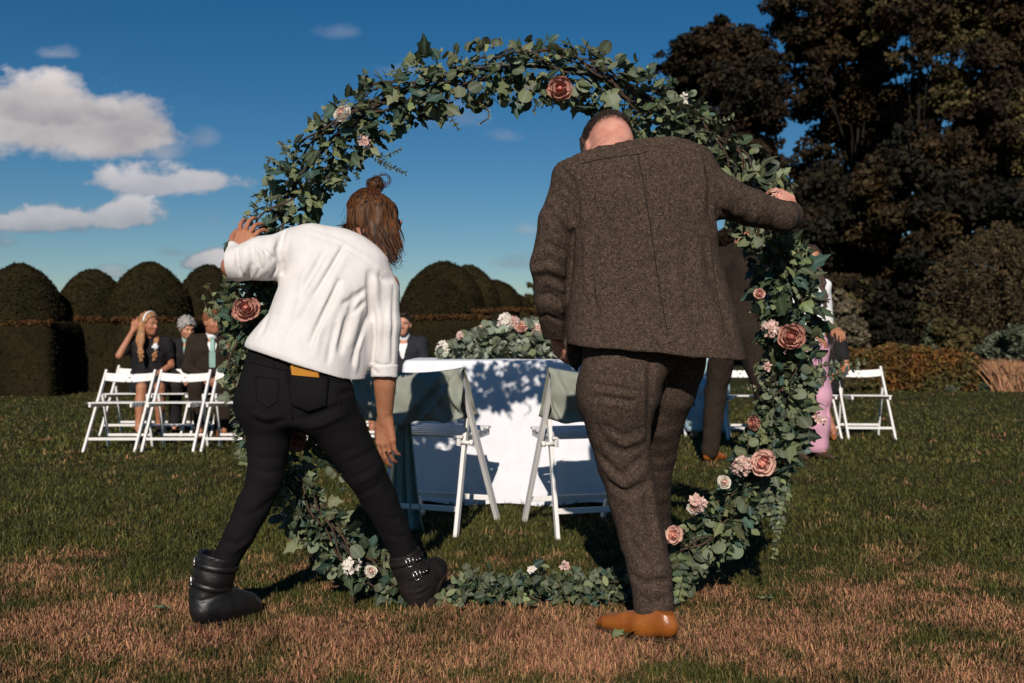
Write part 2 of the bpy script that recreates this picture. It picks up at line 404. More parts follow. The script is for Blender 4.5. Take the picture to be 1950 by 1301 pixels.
# the ground: one sheet out to the horizon
S0 = 900
lawn = obj('lawn', mesh('lawn', [(-S0, -60, 0), (S0, -60, 0), (S0, S0, 0), (-S0, S0, 0)], [(0, 1, 2, 3)], lawn_material(), False)); lawn['kind'] = 'structure'
def blades(n, d0, d1, ht, wd, seed):
    r = np.random.default_rng(seed)
    y = 1/(1/d0+(1/d1-1/d0)*r.random(n))                     # denser near the viewer, as the turf is seen
    x = (r.random(n)*2-1)*(y*.62+.55)
    h = ht*(.45+.9*r.random(n)**1.5)*(1+.30*vnoise(np.stack([x, y, y*0], 1), 2.2, 3)+.35*vnoise(np.stack([x, y, y*0], 1), 11, 5)); az = r.random(n)*2*np.pi; lean = (r.random(n)**.8)*1.25; laz = r.random(n)*2*np.pi
    ww = wd*(.6+.8*r.random(n)); bx, by = np.cos(az)*ww/2, np.sin(az)*ww/2
    tx, ty = np.cos(laz)*np.sin(lean)*h, np.sin(laz)*np.sin(lean)*h; tz = np.cos(lean)*h
    z = np.zeros(n)
    mid = .5
    V = np.stack([np.stack([x-bx, y-by, z], 1), np.stack([x+bx, y+by, z], 1),
                  np.stack([x+bx*.8+tx*.35, y+by*.8+ty*.35, tz*.6], 1), np.stack([x-bx*.8+tx*.35, y-by*.8+ty*.35, tz*.6], 1), np.stack([x+tx, y+ty, tz], 1)], 1).reshape(-1, 3)
    b0 = np.arange(n)[:, None]*5
    T = np.concatenate([b0+np.array([[0, 1, 2]]), b0+np.array([[0, 2, 3]]), b0+np.array([[3, 2, 4]])])
    return V, T
bl = [blades(240000, 2.75, 4.6, .026, .0029, 1), blades(120000, 4.5, 8, .034, .0052, 2), blades(85000, 7.8, 20, .042, .011, 3), blades(7000, 2.75, 5.5, .050, .0019, 4)]
Vs, Ts, o = [], [], 0
for v, t in bl: Vs.append(v); Ts.append(t+o); o += len(v)
grass = obj('grass', mesh('grass', np.concatenate(Vs), np.concatenate(Ts), blade_material(), False))
tag(grass, 'short lawn turf, green further off and worn to straw in front', 'grass', kind='stuff')

# ------------------------------------------------------------------ leaf clouds for trees, hedges and shrubs
def cards(P, size, seed=0, up=.3, asp=.6, nrm=None, spread=1.0):
    """one folded leaf (two triangles) per point: real little leaves, randomly turned"""
    r = np.random.default_rng(seed); n = len(P)
    d = r.normal(size=(n, 3)); 
    if nrm is not None: d = nrm+d*spread
    d[:, 2] -= up*0; d /= np.linalg.norm(d, axis=1, keepdims=True)
    e = np.cross(d, r.normal(size=(n, 3))); e /= np.linalg.norm(e, axis=1, keepdims=True)
    s = size*(.55+.9*r.random(n))[:, None]; f = np.cross(d, e)
    if nrm is None: a, b, c = d, e, f
    else: a, b, c = e, f, d
    V = np.stack([P-a*s, P+b*s*asp+c*s*.2, P+a*s, P-b*s*asp+c*s*.2], 1).reshape(-1, 3)
    b0 = np.arange(n)[:, None]*4
    return V, np.concatenate([b0+np.array([[0, 1, 2]]), b0+np.array([[0, 2, 3]])])
def clump_points(clumps, n, seed, power=2.0, sub=7, subr=.33):
    """points on and in clumps of twigs: each clump (centre, radius) breaks into smaller tufts with gaps between"""
    r = np.random.default_rng(seed); c = np.array([k[0] for k in clumps], float); rad = np.array([k[1] for k in clumps], float)
    wt = rad**2; wt /= wt.sum(); T, TR = [], []
    for ci, ri, wi in zip(c, rad, wt):
        m = max(3, int(sub*len(clumps)*wi*3)); d = r.normal(size=(m, 3)); d /= np.linalg.norm(d, axis=1, keepdims=True)
        T.append(ci+d*ri*(r.random((m, 1))**(1/power))*np.array([1, 1, .85])); TR.append(np.full(m, ri*subr))
    T = np.concatenate(T); TR = np.concatenate(TR); wt = TR**2; wt /= wt.sum()
    i = r.choice(len(T), n, p=wt); d = r.normal(size=(n, 3)); d /= np.linalg.norm(d, axis=1, keepdims=True)
    return T[i]+d*(TR[i]*(r.random(n)**.45))[:, None]*np.array([1.1, 1.1, .75])
M_bark = mat('bark', (.009, .007, .005), .95, (.020, .014, .010), 5, bump=.05, bscale=9, vec=(1, 1, .25))
M_yew = mat('yew', (.0125, .0108, .0042), .9, (.025, .0185, .0066), 1.6, island=.35, spec=.1)
M_yewtip_lit = mat('yew_tips_sunlit', (.10, .046, .017), .9, (.06, .03, .011), 5, island=.4, spec=.1)
M_tree = mat('oak_leaf', (.0125, .0095, .004), .75, (.034, .020, .0075), .5, island=.5, spec=.2)
M_tree2 = mat('dark_leaf', (.0065, .006, .0026), .75, (.016, .0125, .0048), .4, island=.5, spec=.2)
M_rust = mat('rust_leaf', (.015, .0115, .0042), .75, (.042, .024, .008), .8, island=.5, spec=.2)
M_beech = mat('beech_leaf', (.15, .062, .014), .7, (.06, .055, .015), 2.2, island=.6, spec=.25)
M_grey = mat('grey_leaf', (.13, .105, .065), .8, (.075, .062, .035), 2.5, island=.45, spec=.2)
M_pale = mat('pale_leaf', (.12, .13, .085), .7, (.055, .07, .035), 3, island=.5, spec=.3)
M_olive = mat('olive_leaf', (.085, .062, .022), .8, (.045, .04, .014), 1.5, island=.45, spec=.2)
M_plume = mat('plume', (.42, .22, .12), .8, (.28, .14, .07), 4, island=.4, spec=.2)
M_red = mat('red_leaf', (.16, .03, .02), .7, (.10, .03, .015), 4, island=.4)

def lathe_block(name, parent, rings, m, seg=40, nz=.05, ns=2.2, seed=1, sq=2.0):
    """clipped yew: stacked superellipse rings, uneven as shears leave it. rings: (cx, cy, z, a, b)"""
    V = []; Fc = []
    for cx, cy, z, a, b in rings:
        for j in range(seg):
            g = 2*math.pi*j/seg; c, s_ = math.cos(g), math.sin(g)
            V.append((cx+a*np.sign(c)*abs(c)**(2/sq), cy+b*np.sign(s_)*abs(s_)**(2/sq), z))
    V = np.array(V); ctr = np.array([(r_[0], r_[1], r_[2]) for r_ in rings]).mean(0)
    d = V-ctr; d /= np.maximum(np.linalg.norm(d, axis=1, keepdims=True), 1e-6); top = V[:, 2] > .02
    V = V+d*(nz*vnoise(V, ns, seed)+nz*.5*vnoise(V, ns*3.1, seed+1))[:, None]*top[:, None]
    n = len(rings)
    for i in range(n-1):
        for j in range(seg): Fc.append((i*seg+j, i*seg+(j+1) % seg, (i+1)*seg+(j+1) % seg, (i+1)*seg+j))
    Fc.append(tuple(range((n-1)*seg, n*seg)))
    o_ = np.array(parent.location); return obj(name, mesh(name, V-o_, Fc, m), parent), V, Fc
def surface_leaves(V, Fc, n, seed, out=.02):
    """points and normals scattered over a quad mesh"""
    r = np.random.default_rng(seed); Q = np.array([f for f in Fc if len(f) == 4]); A, B, C, D = (V[Q[:, i]] for i in range(4))
    nr = np.cross(C-A, D-B); ar = np.linalg.norm(nr, axis=1); keep = ar > 1e-7; p = np.where(keep, ar, 0); p /= p.sum(); i = r.choice(len(Q), n, p=p)
    u, v = r.random((n, 1)), r.random((n, 1)); P = A[i]*(1-u)*(1-v)+B[i]*u*(1-v)+C[i]*u*v+D[i]*(1-u)*v
    N_ = nr[i]/ar[i][:, None]; return P+N_*out*r.normal(size=(n, 1)), N_
def topiary(px, D, half, z_ledge, z_top, depth, label, seed, base=True, dome_half=None, dome_px=None, full=2.1):
    x = (px-975)*D/F; t = empty('topiary_yew', (x, D+depth, 0), label, 'topiary hedge', 'clipped yew topiary along the edge of the lawn')
    LV = []
    if base:
        rings = [(x, D+depth, z, half*(1.0 if z < z_ledge-.03 else .985), depth) for z in np.linspace(0, z_ledge, 9)] + [(x, D+depth, z_ledge+.01, half*.5, depth*.5)]
        ob, V, Fc = lathe_block('hedge_block', t, rings, M_yew, 72, .03, 1.7, seed, 9)
        P, N_ = surface_leaves(V, Fc, 8500, seed, .010); LV.append(cards(P, .021, seed, nrm=N_, spread=.8))
        # browner tips along the clipped top edge, its sunlit line put into their colour
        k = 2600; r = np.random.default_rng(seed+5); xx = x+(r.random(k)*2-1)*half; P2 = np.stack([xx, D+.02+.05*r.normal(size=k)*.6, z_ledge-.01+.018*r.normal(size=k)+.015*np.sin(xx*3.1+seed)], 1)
        v, f = cards(P2, .026, seed+6); e = obj('top_fringe', mesh('top_fringe', v-np.array(t.location), f, M_yewtip_lit), t, kind='stuff')
    dh = dome_half or half*.97; dx = x if dome_px is None else (dome_px-975)*(D+depth)/F
    z0 = z_ledge if base else 0.0; hh = z_top-z_ledge
    rings = ([] if base else [(dx, D+depth, 0, dh*.98, depth*.9)]) + [(dx, D+depth, z_ledge+hh*s_, dh*max(.02, (1-s_**full))**.62, depth*.84*max(.02, (1-s_**full))**.62) for s_ in np.linspace(0, .995, 16)]
    ob, V, Fc = lathe_block('dome', t, rings, M_yew, 48, .035, 1.9, seed+2, 2.3)
    P, N_ = surface_leaves(V, Fc, 10000, seed+3, .010); LV.append(cards(P, .022, seed+4, nrm=N_, spread=.8))
    vv, ff, o_ = [], [], 0
    for v, f in LV: vv.append(v); ff.append(f+o_); o_ += len(v)
    obj('leaves', mesh('leaves', np.concatenate(vv)-np.array(t.location), np.concatenate(ff), M_yew), t, kind='stuff')
    return t
zt = lambda py, D: CH-(py-YH)*D/F
HD = 16.4
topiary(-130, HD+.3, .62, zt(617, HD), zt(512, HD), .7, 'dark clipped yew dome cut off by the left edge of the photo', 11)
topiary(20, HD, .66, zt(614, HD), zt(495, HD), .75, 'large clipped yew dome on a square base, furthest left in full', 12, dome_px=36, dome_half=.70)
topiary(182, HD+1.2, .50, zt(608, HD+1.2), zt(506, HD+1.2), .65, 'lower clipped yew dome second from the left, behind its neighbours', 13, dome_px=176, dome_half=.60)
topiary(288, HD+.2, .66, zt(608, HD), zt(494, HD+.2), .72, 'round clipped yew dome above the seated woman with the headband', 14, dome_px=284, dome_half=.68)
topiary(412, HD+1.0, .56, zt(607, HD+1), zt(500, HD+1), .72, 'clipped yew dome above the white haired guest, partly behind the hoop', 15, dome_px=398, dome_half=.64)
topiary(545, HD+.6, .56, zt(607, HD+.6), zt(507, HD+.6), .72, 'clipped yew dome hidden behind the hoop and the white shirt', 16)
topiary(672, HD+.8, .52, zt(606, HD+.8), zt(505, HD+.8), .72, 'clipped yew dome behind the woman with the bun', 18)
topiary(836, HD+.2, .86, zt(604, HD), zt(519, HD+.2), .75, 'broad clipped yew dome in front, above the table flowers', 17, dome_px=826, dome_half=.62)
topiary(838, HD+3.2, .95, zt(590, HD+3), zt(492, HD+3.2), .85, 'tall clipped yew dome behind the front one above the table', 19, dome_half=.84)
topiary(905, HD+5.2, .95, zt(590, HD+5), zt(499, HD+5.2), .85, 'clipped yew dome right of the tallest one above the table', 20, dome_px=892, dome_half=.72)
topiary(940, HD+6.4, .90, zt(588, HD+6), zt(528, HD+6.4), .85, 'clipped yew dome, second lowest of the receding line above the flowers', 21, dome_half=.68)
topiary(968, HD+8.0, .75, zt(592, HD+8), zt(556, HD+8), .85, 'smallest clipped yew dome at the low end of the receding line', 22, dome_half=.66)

# ------------------------------------------------------------------ trees and shrubs
def limb_mesh(segs, seg=7): return join([tube(p, r, seg) for p, r in segs])
def tree(label, clumps_px, D, n, size, mats, trunk_px, seed, cat='tree', name='tree', group='trees beyond the lawn', dj=2.0, limbs=True, trunk_r=.38, power=2.0, sub=7, subr=.33):
    r = np.random.default_rng(seed)
    cl = [(w(px, py, D+r.uniform(-dj, dj)), rp*D/F) for px, py, rp in clumps_px]
    bx = (trunk_px-975)*D/F; t = empty(name, (bx, D, 0), label, cat, group)
    P = clump_points(cl, n, seed, power, sub, subr); k = r.integers(0, len(mats), n)
    # crowns are grown per clump so leaf colours come in sprays
    kk = (vnoise(P, .9, seed) > .1).astype(int) % len(mats)
    o_ = np.array(t.location)
    for i, m in enumerate(mats):
        q = P[kk == i]
        if len(q):
            v, f = cards(q, size, seed+i); obj('crown', mesh('crown', v-o_, f, m), t, kind='stuff')
    if limbs:
        top = max(c[0][2] for c in cl)*.8; base = np.array((bx, D+1.3, 0.0)); segs = []; trunk_r *= .5
        pts = [base+np.array((math.sin(s_*5+seed)*.25*s_, math.cos(s_*4)*.2*s_, top*s_)) for s_ in np.linspace(0, 1, 8)]
        segs.append((pts, np.linspace(trunk_r, trunk_r*.3, 8)))
        for ci, (c, rr) in enumerate(cl):
            if ci % 3: continue
            zb = min(max(c[2]*.55, 1.0), top*.95); a = pts[min(7, max(1, int(zb/top*7)))]
            mid = (a+c)/2+np.array((0, 0, -.12*np.linalg.norm(c-a)))+r.normal(size=3)*.2
            segs.append(([a, mid, c], [trunk_r*.26, trunk_r*.16, .03]))
            for _ in range(2):
                e = c+unit(r.normal(size=3))*rr*.7; segs.append(([mid, (mid+e)/2+r.normal(size=3)*.1, e], [trunk_r*.10, trunk_r*.06, .012]))
        v, f = limb_mesh(segs, 6); obj('trunk', mesh('trunk', np.array(v)-o_, f, M_bark), t)
    return t
tree('spreading dark oak on the left, its ragged crown against the sky behind the jacket', [(1398, 108, 72), (1330, 92, 48), (1345, 150, 70), (1278, 150, 38), (1292, 205, 50), (1420, 185, 75), (1330, 262, 70), (1405, 285, 70), (1450, 235, 45), (1262, 122, 22), (1470, 120, 40), (1370, 55, 32), (1480, 320, 45), (1405, 365, 60), (1450, 390, 50)],
     34, 74000, .088, [M_tree, M_tree2], 1425, 31, dj=1.5, trunk_r=.5, sub=9, subr=.36)
tree('tall dark oak rising out of the top of the photo, sky gaps in its crown', [(1520, 30, 65), (1590, 60, 80), (1560, 130, 60), (1640, 30, 75), (1680, 110, 55), (1600, 205, 85), (1660, 250, 80), (1545, 290, 40), (1570, 330, 60), (1720, 200, 60), (1560, -60, 80), (1680, -70, 90), (1640, 160, 50), (1510, 90, 40), (1545, 180, 36)],
     37, 94000, .095, [M_tree, M_rust], 1655, 32, dj=1.8, trunk_r=.6, sub=9, subr=.36)
tree('tallest oak on the right, bare trunk and pale limbs showing near the top', [(1830, 20, 80), (1905, 60, 70), (1760, 190, 60), (1830, 200, 75), (1900, 190, 80), (1790, 300, 90), (1900, 320, 90), (1960, 120, 80), (1980, 260, 90), (1750, -50, 80), (1880, -70, 90), (1705, 40, 55), (1750, 95, 48), (1790, 60, 50), (1850, 110, 60), (1925, -10, 60), (1950, 40, 60), (1770, 10, 50), (1700, 120, 36)],
     33, 100000, .088, [M_tree, M_olive], 1812, 33, dj=1.8, trunk_r=.7, sub=9, subr=.36)
tree('dark broad tree filling the shade behind the hoop', [(1420, 470, 80), (1480, 420, 90), (1560, 430, 100), (1620, 380, 95), (1500, 520, 90), (1600, 510, 100), (1540, 370, 75), (1420, 570, 70), (1640, 470, 80)],
     30, 46000, .10, [M_tree2, M_tree], 1540, 34, dj=1.5, trunk_r=.45)
tree('dark rust-tinged tree on the right, under the tall oaks', [(1700, 380, 100), (1780, 420, 100), (1860, 400, 100), (1700, 480, 90), (1780, 520, 80), (1930, 420, 90), (1740, 320, 80), (1690, 560, 80), (1990, 480, 100)],
     28, 48000, .09, [M_tree2, M_rust], 1760, 35, dj=1.5, trunk_r=.45)
tree('dark tree behind the broad tree, low against the oaks', [(1380, 520, 70), (1460, 600, 80), (1560, 600, 80), (1660, 600, 80), (1760, 610, 90), (1860, 600, 90), (1950, 600, 90), (1400, 640, 60), (1520, 660, 60), (1640, 660, 60)], 40, 30000, .17, [M_tree2], 1600, 36, trunk_r=.3)
tree('slim olive conifer standing alone beyond the table', [(1016, 545, 12), (1020, 570, 18), (1024, 592, 24), (1012, 610, 26), (1036, 618, 24), (1025, 640, 30)], 30, 9000, .10, [M_olive, M_pale], 1024, 37, trunk_r=.14, dj=.2)
tree('round clump of olive shrubs at the foot of the slim conifer', [(1000, 632, 18), (1030, 640, 22), (1056, 634, 20)], 27, 5000, .08, [M_olive], 1030, 38, cat='shrub', name='shrub', limbs=False, dj=.3)
def shrub(label, cl, D, n, size, mats, seed, **k):
    return tree(label, cl, D, n, size, mats, cl[0][0], seed, cat=k.pop('cat', 'shrub'), name=k.pop('name', 'shrub'), group='border planting beyond the lawn', dj=k.pop('dj', .3), limbs=k.pop('limbs', True), trunk_r=.05, **k)
shrub('rounded grey-green bush beside the hoop, above the right hand chair', [(1590, 600, 42), (1570, 640, 45), (1612, 640, 40), (1600, 580, 28), (1625, 675, 34), (1575, 690, 45), (1620, 615, 26)], 19.5, 14000, .045, [M_grey], 41)
shrub('dark loose shrub between the grey bush and the weeping conifer', [(1690, 600, 48), (1660, 580, 36), (1720, 640, 50), (1670, 650, 50), (1700, 555, 28), (1640, 560, 34), (1740, 600, 36)], 22, 14000, .055, [M_tree2, M_olive], 42)
shrub('rust-leaved shrub peeping above the grey bush', [(1625, 545, 24), (1600, 535, 20), (1650, 548, 18)], 24, 4000, .06, [M_rust], 43)
shrub('green shrub with yellowing leaves left of the pale leaved plant', [(1800, 640, 34), (1835, 650, 32), (1815, 675, 34), (1850, 680, 30), (1780, 668, 24)], 20, 9000, .05, [M_olive, M_pale], 44)
shrub('dark red berried shrub in the shade beside the weeping conifer', [(1770, 590, 30), (1790, 570, 20), (1760, 620, 28)], 23, 3000, .05, [M_tree2, M_red], 45)
# beech hedge: a clipped hedge with turning leaves
bh = empty('beech_hedge', ((1745-975)*18.3/F, 18.3, 0), 'low clipped beech hedge with orange autumn leaves behind the right hand chair', 'hedge')
r_ = np.random.default_rng(51); n_ = 26000; px_ = r_.uniform(1560, 1848, n_); top_ = zt(668, 18.3)+.05*np.sin(px_*.045)+.04*np.sin(px_*.13)-.25*np.clip((px_-1800)/60, 0, 1)
P_ = np.stack([(px_-975)*18.3/F, 18.0+.75*r_.random(n_)**1.6, top_*(1-(r_.random(n_)**1.7))], 1)+r_.normal(size=(n_, 3))*.03
v, f = cards(P_, .036, 52, asp=.65); obj('leaves', mesh('leaves', v-np.array(bh.location), f, M_beech), bh, kind='stuff')
tw = [([(x_, 18.35, 0), (x_+r_.normal()*.1, 18.3, .4), (x_+r_.normal()*.2, 18.3, .75)], [.012, .009, .004]) for x_ in np.linspace((1565-975)*18.3/F, (1845-975)*18.3/F, 46)]
v, f = limb_mesh(tw, 5); obj('stems', mesh('stems', np.array(v)-np.array(bh.location), f, M_bark), bh)
# weeping conifer: drooping strands
def weeping():
    t = empty('weeping_conifer', ((1900-975)*23/F, 23, 0), 'tall brown-olive weeping conifer with hanging strands at the right edge', 'tree', 'trees beyond the lawn')
    r = np.random.default_rng(61); P = []
    for _ in range(520):
        px = r.normal(1905, 58); py0 = r.uniform(415, 590)+abs(px-1905)*.55; D = 23+r.normal()*.9; L = r.uniform(.6, 1.7); a = w(px, py0, D); s_ = np.sign(px-1905+r.normal()*20)
        m = 42; u = r.random(m); P.append(a+np.stack([s_*.35*u*L*.6+.04*r.normal(size=m), .05*r.normal(size=m), .12*np.sin(u*3)-L*u**1.3+.02*r.normal(size=m)], 1))
    P = np.concatenate(P); P = P[P[:, 2] > .05]; v, f = cards(P, .055, 62, asp=.35); obj('crown', mesh('crown', v-np.array(t.location), f, M_olive2), t, kind='stuff')
    v, f = limb_mesh([([(t.location.x, 23, 0), (t.location.x+.1, 23, 2), (t.location.x, 23, 3.6)], [.18, .12, .03])]); obj('trunk', mesh('trunk', np.array(v)-np.array(t.location), f, M_bark), t)
M_olive2 = mat('weeping_needle', (.075, .052, .026), .85, (.038, .028, .013), 1.2, island=.45, spec=.15)
weeping()
# hanging foliage of a second pale conifer up in the right corner
shrub('pale leaved broad plant in the border right of the beech hedge', [(1905, 652, 22), (1935, 640, 24), (1880, 668, 18), (1925, 672, 22), (1955, 660, 24)], 19, 3800, .075, [M_pale], 46, limbs=False)
shrub('low silver leaved plant on the border edge beside the plume grass', [(1830, 738, 12), (1850, 734, 12), (1870, 738, 12), (1812, 740, 9), (1895, 738, 10)], 18.2, 2600, .04, [M_pale], 47, limbs=False)
shrub('russet low shrub between the beech hedge and the plume grass', [(1850, 712, 24), (1868, 722, 20), (1835, 722, 18)], 18.6, 3600, .035, [M_rust, M_beech], 48, limbs=False)
shrub('low dark green plant behind the seat of the right hand chair', [(1610, 735, 26), (1640, 730, 22), (1585, 738, 22)], 18.0, 3600, .04, [M_tree2, M_olive], 49, limbs=False)
# plume grass
for i, (px, sc, lab) in enumerate(((1922, 1.0, 'feathery pink-tan plume grass in the border at the right edge'), (1962, .9, 'second clump of feathery plume grass, cut by the right edge'))):
    D = 18.0; b = np.array(((px-975)*D/F, D, 0)); t = empty('plume_grass', b, lab, 'ornamental grass', 'plume grass in the border'); r = np.random.default_rng(70+i); parts = []
    n = 520; a = r.normal(size=n)*.34; q = r.normal(size=n)*.2; L = sc*(.38+.24*r.random(n)); base = b+np.stack([.10*r.normal(size=n), .06*r.normal(size=n), np.zeros(n)], 1)
    V, T = [], []
    for j in range(n):
        d = np.array((math.sin(a[j]-.15), q[j], 1)); p0 = base[j]; p1 = p0+d*L[j]*.6; p2 = p1+np.array((math.sin(a[j]*1.6-.2)*.9, q[j], .8))*L[j]*.5; wd = np.array((.006, 0, 0)); k0 = len(V)
        V += [p0-wd, p0+wd, p1-wd*1.6, p1+wd*1.6, p2]; T += [(k0, k0+1, k0+3), (k0, k0+3, k0+2), (k0+2, k0+3, k0+4)]
    obj('plume', mesh('plume', np.array(V)-b, np.array(T), M_plume), t, kind='stuff')
# far woodland closing the horizon behind the hedges and trees
r_ = np.random.default_rng(81); n_ = 9000; x_ = r_.uniform(-70, 90, n_); P_ = np.stack([x_, 62+8*r_.random(n_), (1.4+.5*np.sin(x_*.21)+.4*np.sin(x_*.6))*r_.random(n_)**.6], 1)
v, f = cards(P_, .5, 82); far = obj('far_woodland', mesh('far_woodland', v, f, M_tree2)); tag(far, 'low dark far woodland closing the horizon beyond the garden', 'woodland', kind='stuff')
# ================================================================== CHAIRS, TABLE
M_chair = mat('white_painted_wood', (.80, .77, .74), .45, (.72, .69, .66), 9, spec=.35, bump=.0006, bscale=60, vec=(1, 1, .2))
M_hole = mat('dark_hole', (.02, .018, .016), .9)
M_cloth = mat('white_linen', (.80, .80, .84), .8, (.76, .76, .80), 14, bump=.003, bscale=26, spec=.15)
M_sage = mat('sage_voile', (.33, .345, .29), .7, (.29, .305, .255), 18, spec=.2, trans=.18)
M_sage2 = mat('sage_voile_tail', (.33, .43, .385), .7, (.28, .38, .34), 18, spec=.2, trans=.25)
def rail_mesh():
    """curved top rail with a finger hole, 0.44 wide"""
    wd, z0, z1, th, r = .405, .672, .756, .014, .0085
    yy = lambda x: -.020*(1-(x/(wd/2))**2); sag = lambda x: -.010*(1-(x/(wd/2))**2)
    xs = [-wd/2+(wd/2-.03)*i/7 for i in range(8)] + [.03+(wd/2-.03)*i/7 for i in range(8)]
    V, Fc = [], []
    def add(pts, quads):
        o = len(V)
        for s in (-1, 1):
            for x, z in pts: V.append((x, yy(x)+s*th/2, z))
        n = len(pts)
        for q in quads: Fc.append(tuple(o+i for i in q)); Fc.append(tuple(o+n+i for i in q[::-1]))
        return o, n
    for side in (xs[:8], xs[8:]):
        pts = [(x, z0+sag(x)) for x in side]+[(x, z1+sag(x)*.6) for x in side]; o, n = add(pts, [(i, i+1, 9+i, 8+i) for i in range(7)])
        for i in range(7): Fc.append((o+i, o+n+i, o+n+i+1, o+i+1)); Fc.append((o+8+i+1, o+n+8+i+1, o+n+8+i, o+8+i))
    zc = (z0+z1)/2-.004; oc = [(r*math.cos(R(a)), zc+r*math.sin(R(a))) for a in range(0, 360, 30)]
    sq = []
    for a in range(0, 360, 30):
        c, s = math.cos(R(a)), math.sin(R(a)); k = 1/max(abs(c), abs(s)); x = .03*c*k; t = s*k; sq.append((x, (z1+sag(x)*.6 if t > 0 else zc) if False else (zc+(z1+sag(x)*.6-zc)*t if t > 0 else zc+(zc-z0-sag(x))*t)))
    o, n = add(oc+sq, [(i, 12+i, 12+(i+1) % 12, (i+1) % 12) for i in range(12)])
    for i in range(12): j = (i+1) % 12; Fc.append((o+i, o+j, o+n+j, o+n+i)); Fc.append((o+12+i, o+n+12+i, o+n+12+j, o+12+j))
    me = mesh('top_rail', V, Fc, M_chair, False); bm = bmesh.new(); bm.from_mesh(me); bmesh.ops.remove_doubles(bm, verts=bm.verts, dist=1e-5); bmesh.ops.translate(bm, verts=bm.verts, vec=(0, 0, -.716)); bmesh.ops.rotate(bm, verts=bm.verts, cent=(0, 0, 0), matrix=Matrix.Rotation(R(27), 3, 'X')); bmesh.ops.translate(bm, verts=bm.verts, vec=(0, .25-.50*.716/.78+.004, .716)); bmesh.ops.recalc_face_normals(bm, faces=bm.faces); bm.to_mesh(me); bm.free(); return me
def make_chair(label, group):
    """folding slatted chair; local +Y is the way it faces"""
    t = empty('folding_chair', (0, 0, 0), label, 'chair', group)
    pt = lambda z: .25-.50*z/.78                          # depth of the long frame at height z
    Y = (0, 1, 0)
    def part(nm, *bars, bv=.003):
        me = mesh(nm, *join(bars), M_chair, False); bevel(me, bv, 2); return obj(nm, me, t)
    for s in (-1, 1):
        part('post', bar((s*.212, pt(0), 0), (s*.212, pt(.78), .78), .020, .036, (1, 0, 0)))
        part('rear_leg', bar((s*.190, -.24, 0), (s*.190, pt(.545)-.004, .545), .018, .032, (1, 0, 0)))
        part('seat_rail', bar((s*.170, -.165, .437), (s*.170, .225, .455), .018, .034, (1, 0, 0)))
        me = mesh('knob', *join([tube([(s*.180, -.155, .437), (s*.238, -.155, .437)], .009, 10), tube([(s*.224, -.155, .437), (s*.242, -.155, .437)], .014, 10)]), M_chair); obj('knob', me, t)
    ra = obj('top_rail', rail_mesh(), t)
    for i in range(6): part('slat', bar((-.19, -.140+i*.067, .464+i*.003), (.19, -.140+i*.067, .464+i*.003), .048, .012, (0, 1, .04)), bv=.002)
    part('stretcher', bar((-.205, pt(.125), .125), (.205, pt(.125), .125), .026, .014, (0, 0, 1)))
    part('stretcher', bar((-.182, -.195, .125), (.182, -.195, .125), .026, .014, (0, 0, 1)))
    return t
def copy_thing(src, loc, rz, label, group=None, sc=1.0):
    r = src.copy(); COL.objects.link(r); r.location = tuple(loc); r.rotation_euler = (0, 0, rz); r.scale = (sc,)*3; r['label'] = label
    if group: r['group'] = group
    for ch in list(src.children):
        c = ch.copy(); COL.objects.link(c); c.parent = r
        for g in ch.children:
            d = g.copy(); COL.objects.link(d); d.parent = c
    return r
GC = 'white folding chairs set out for the guests'
chair0 = make_chair('white folding chair, empty, leftmost of the guest chairs', GC)
def face_cam(o, px, D, yaw=0.0):
    o.location = ((px-975)*D/F, D-.25, 0); o.rotation_euler = (0, 0, math.pi+yaw)      # front feet end up at D - .5
DC = 9.02
face_cam(chair0, 250, DC); chair0.scale = (1.04, 1, .885)
def guest_chair(px, D, label, yaw=0.0):
    c = copy_thing(chair0, (0, 0, 0), 0, label, GC); face_cam(c, px, D, yaw); c.scale = (1.04, 1, .885); return c
guest_chair(355, DC, 'white folding chair, empty, in front of the guest in the dark suit and green tie')
guest_chair(462, DC+.02, 'white folding chair, empty, half hidden behind the left side of the flower hoop')
guest_chair(574, DC, 'white folding chair hidden behind the thighs of the woman in black jeans')
guest_chair(692, DC+.25, 'white folding chair seen through the gap beside the hanging bare arm')
guest_chair(1630, 10.05, 'white folding chair, empty, on the open lawn right of the flower hoop', R(-4))
guest_chair(1408, 10.0, 'white folding chair half hidden by the walking man in the dark suit')
guest_chair(1530, 10.1, 'white folding chair under the bare legged guest, right of the walking man')
DR = 10.35
for px, lab in ((268, 'white folding chair under the woman with the headband'), (352, 'white folding chair under the white haired guest'), (415, 'white folding chair under the guest with the green tie'), (470, 'white folding chair under the guest hidden behind the roses'), (775, 'white folding chair under the smiling man beyond the table'), (690, 'white folding chair under the guest in green beyond the hanging arm'), (1330, 'white folding chair under the guest in the pale blue flowered dress')):
    guest_chair(px, DR, lab)
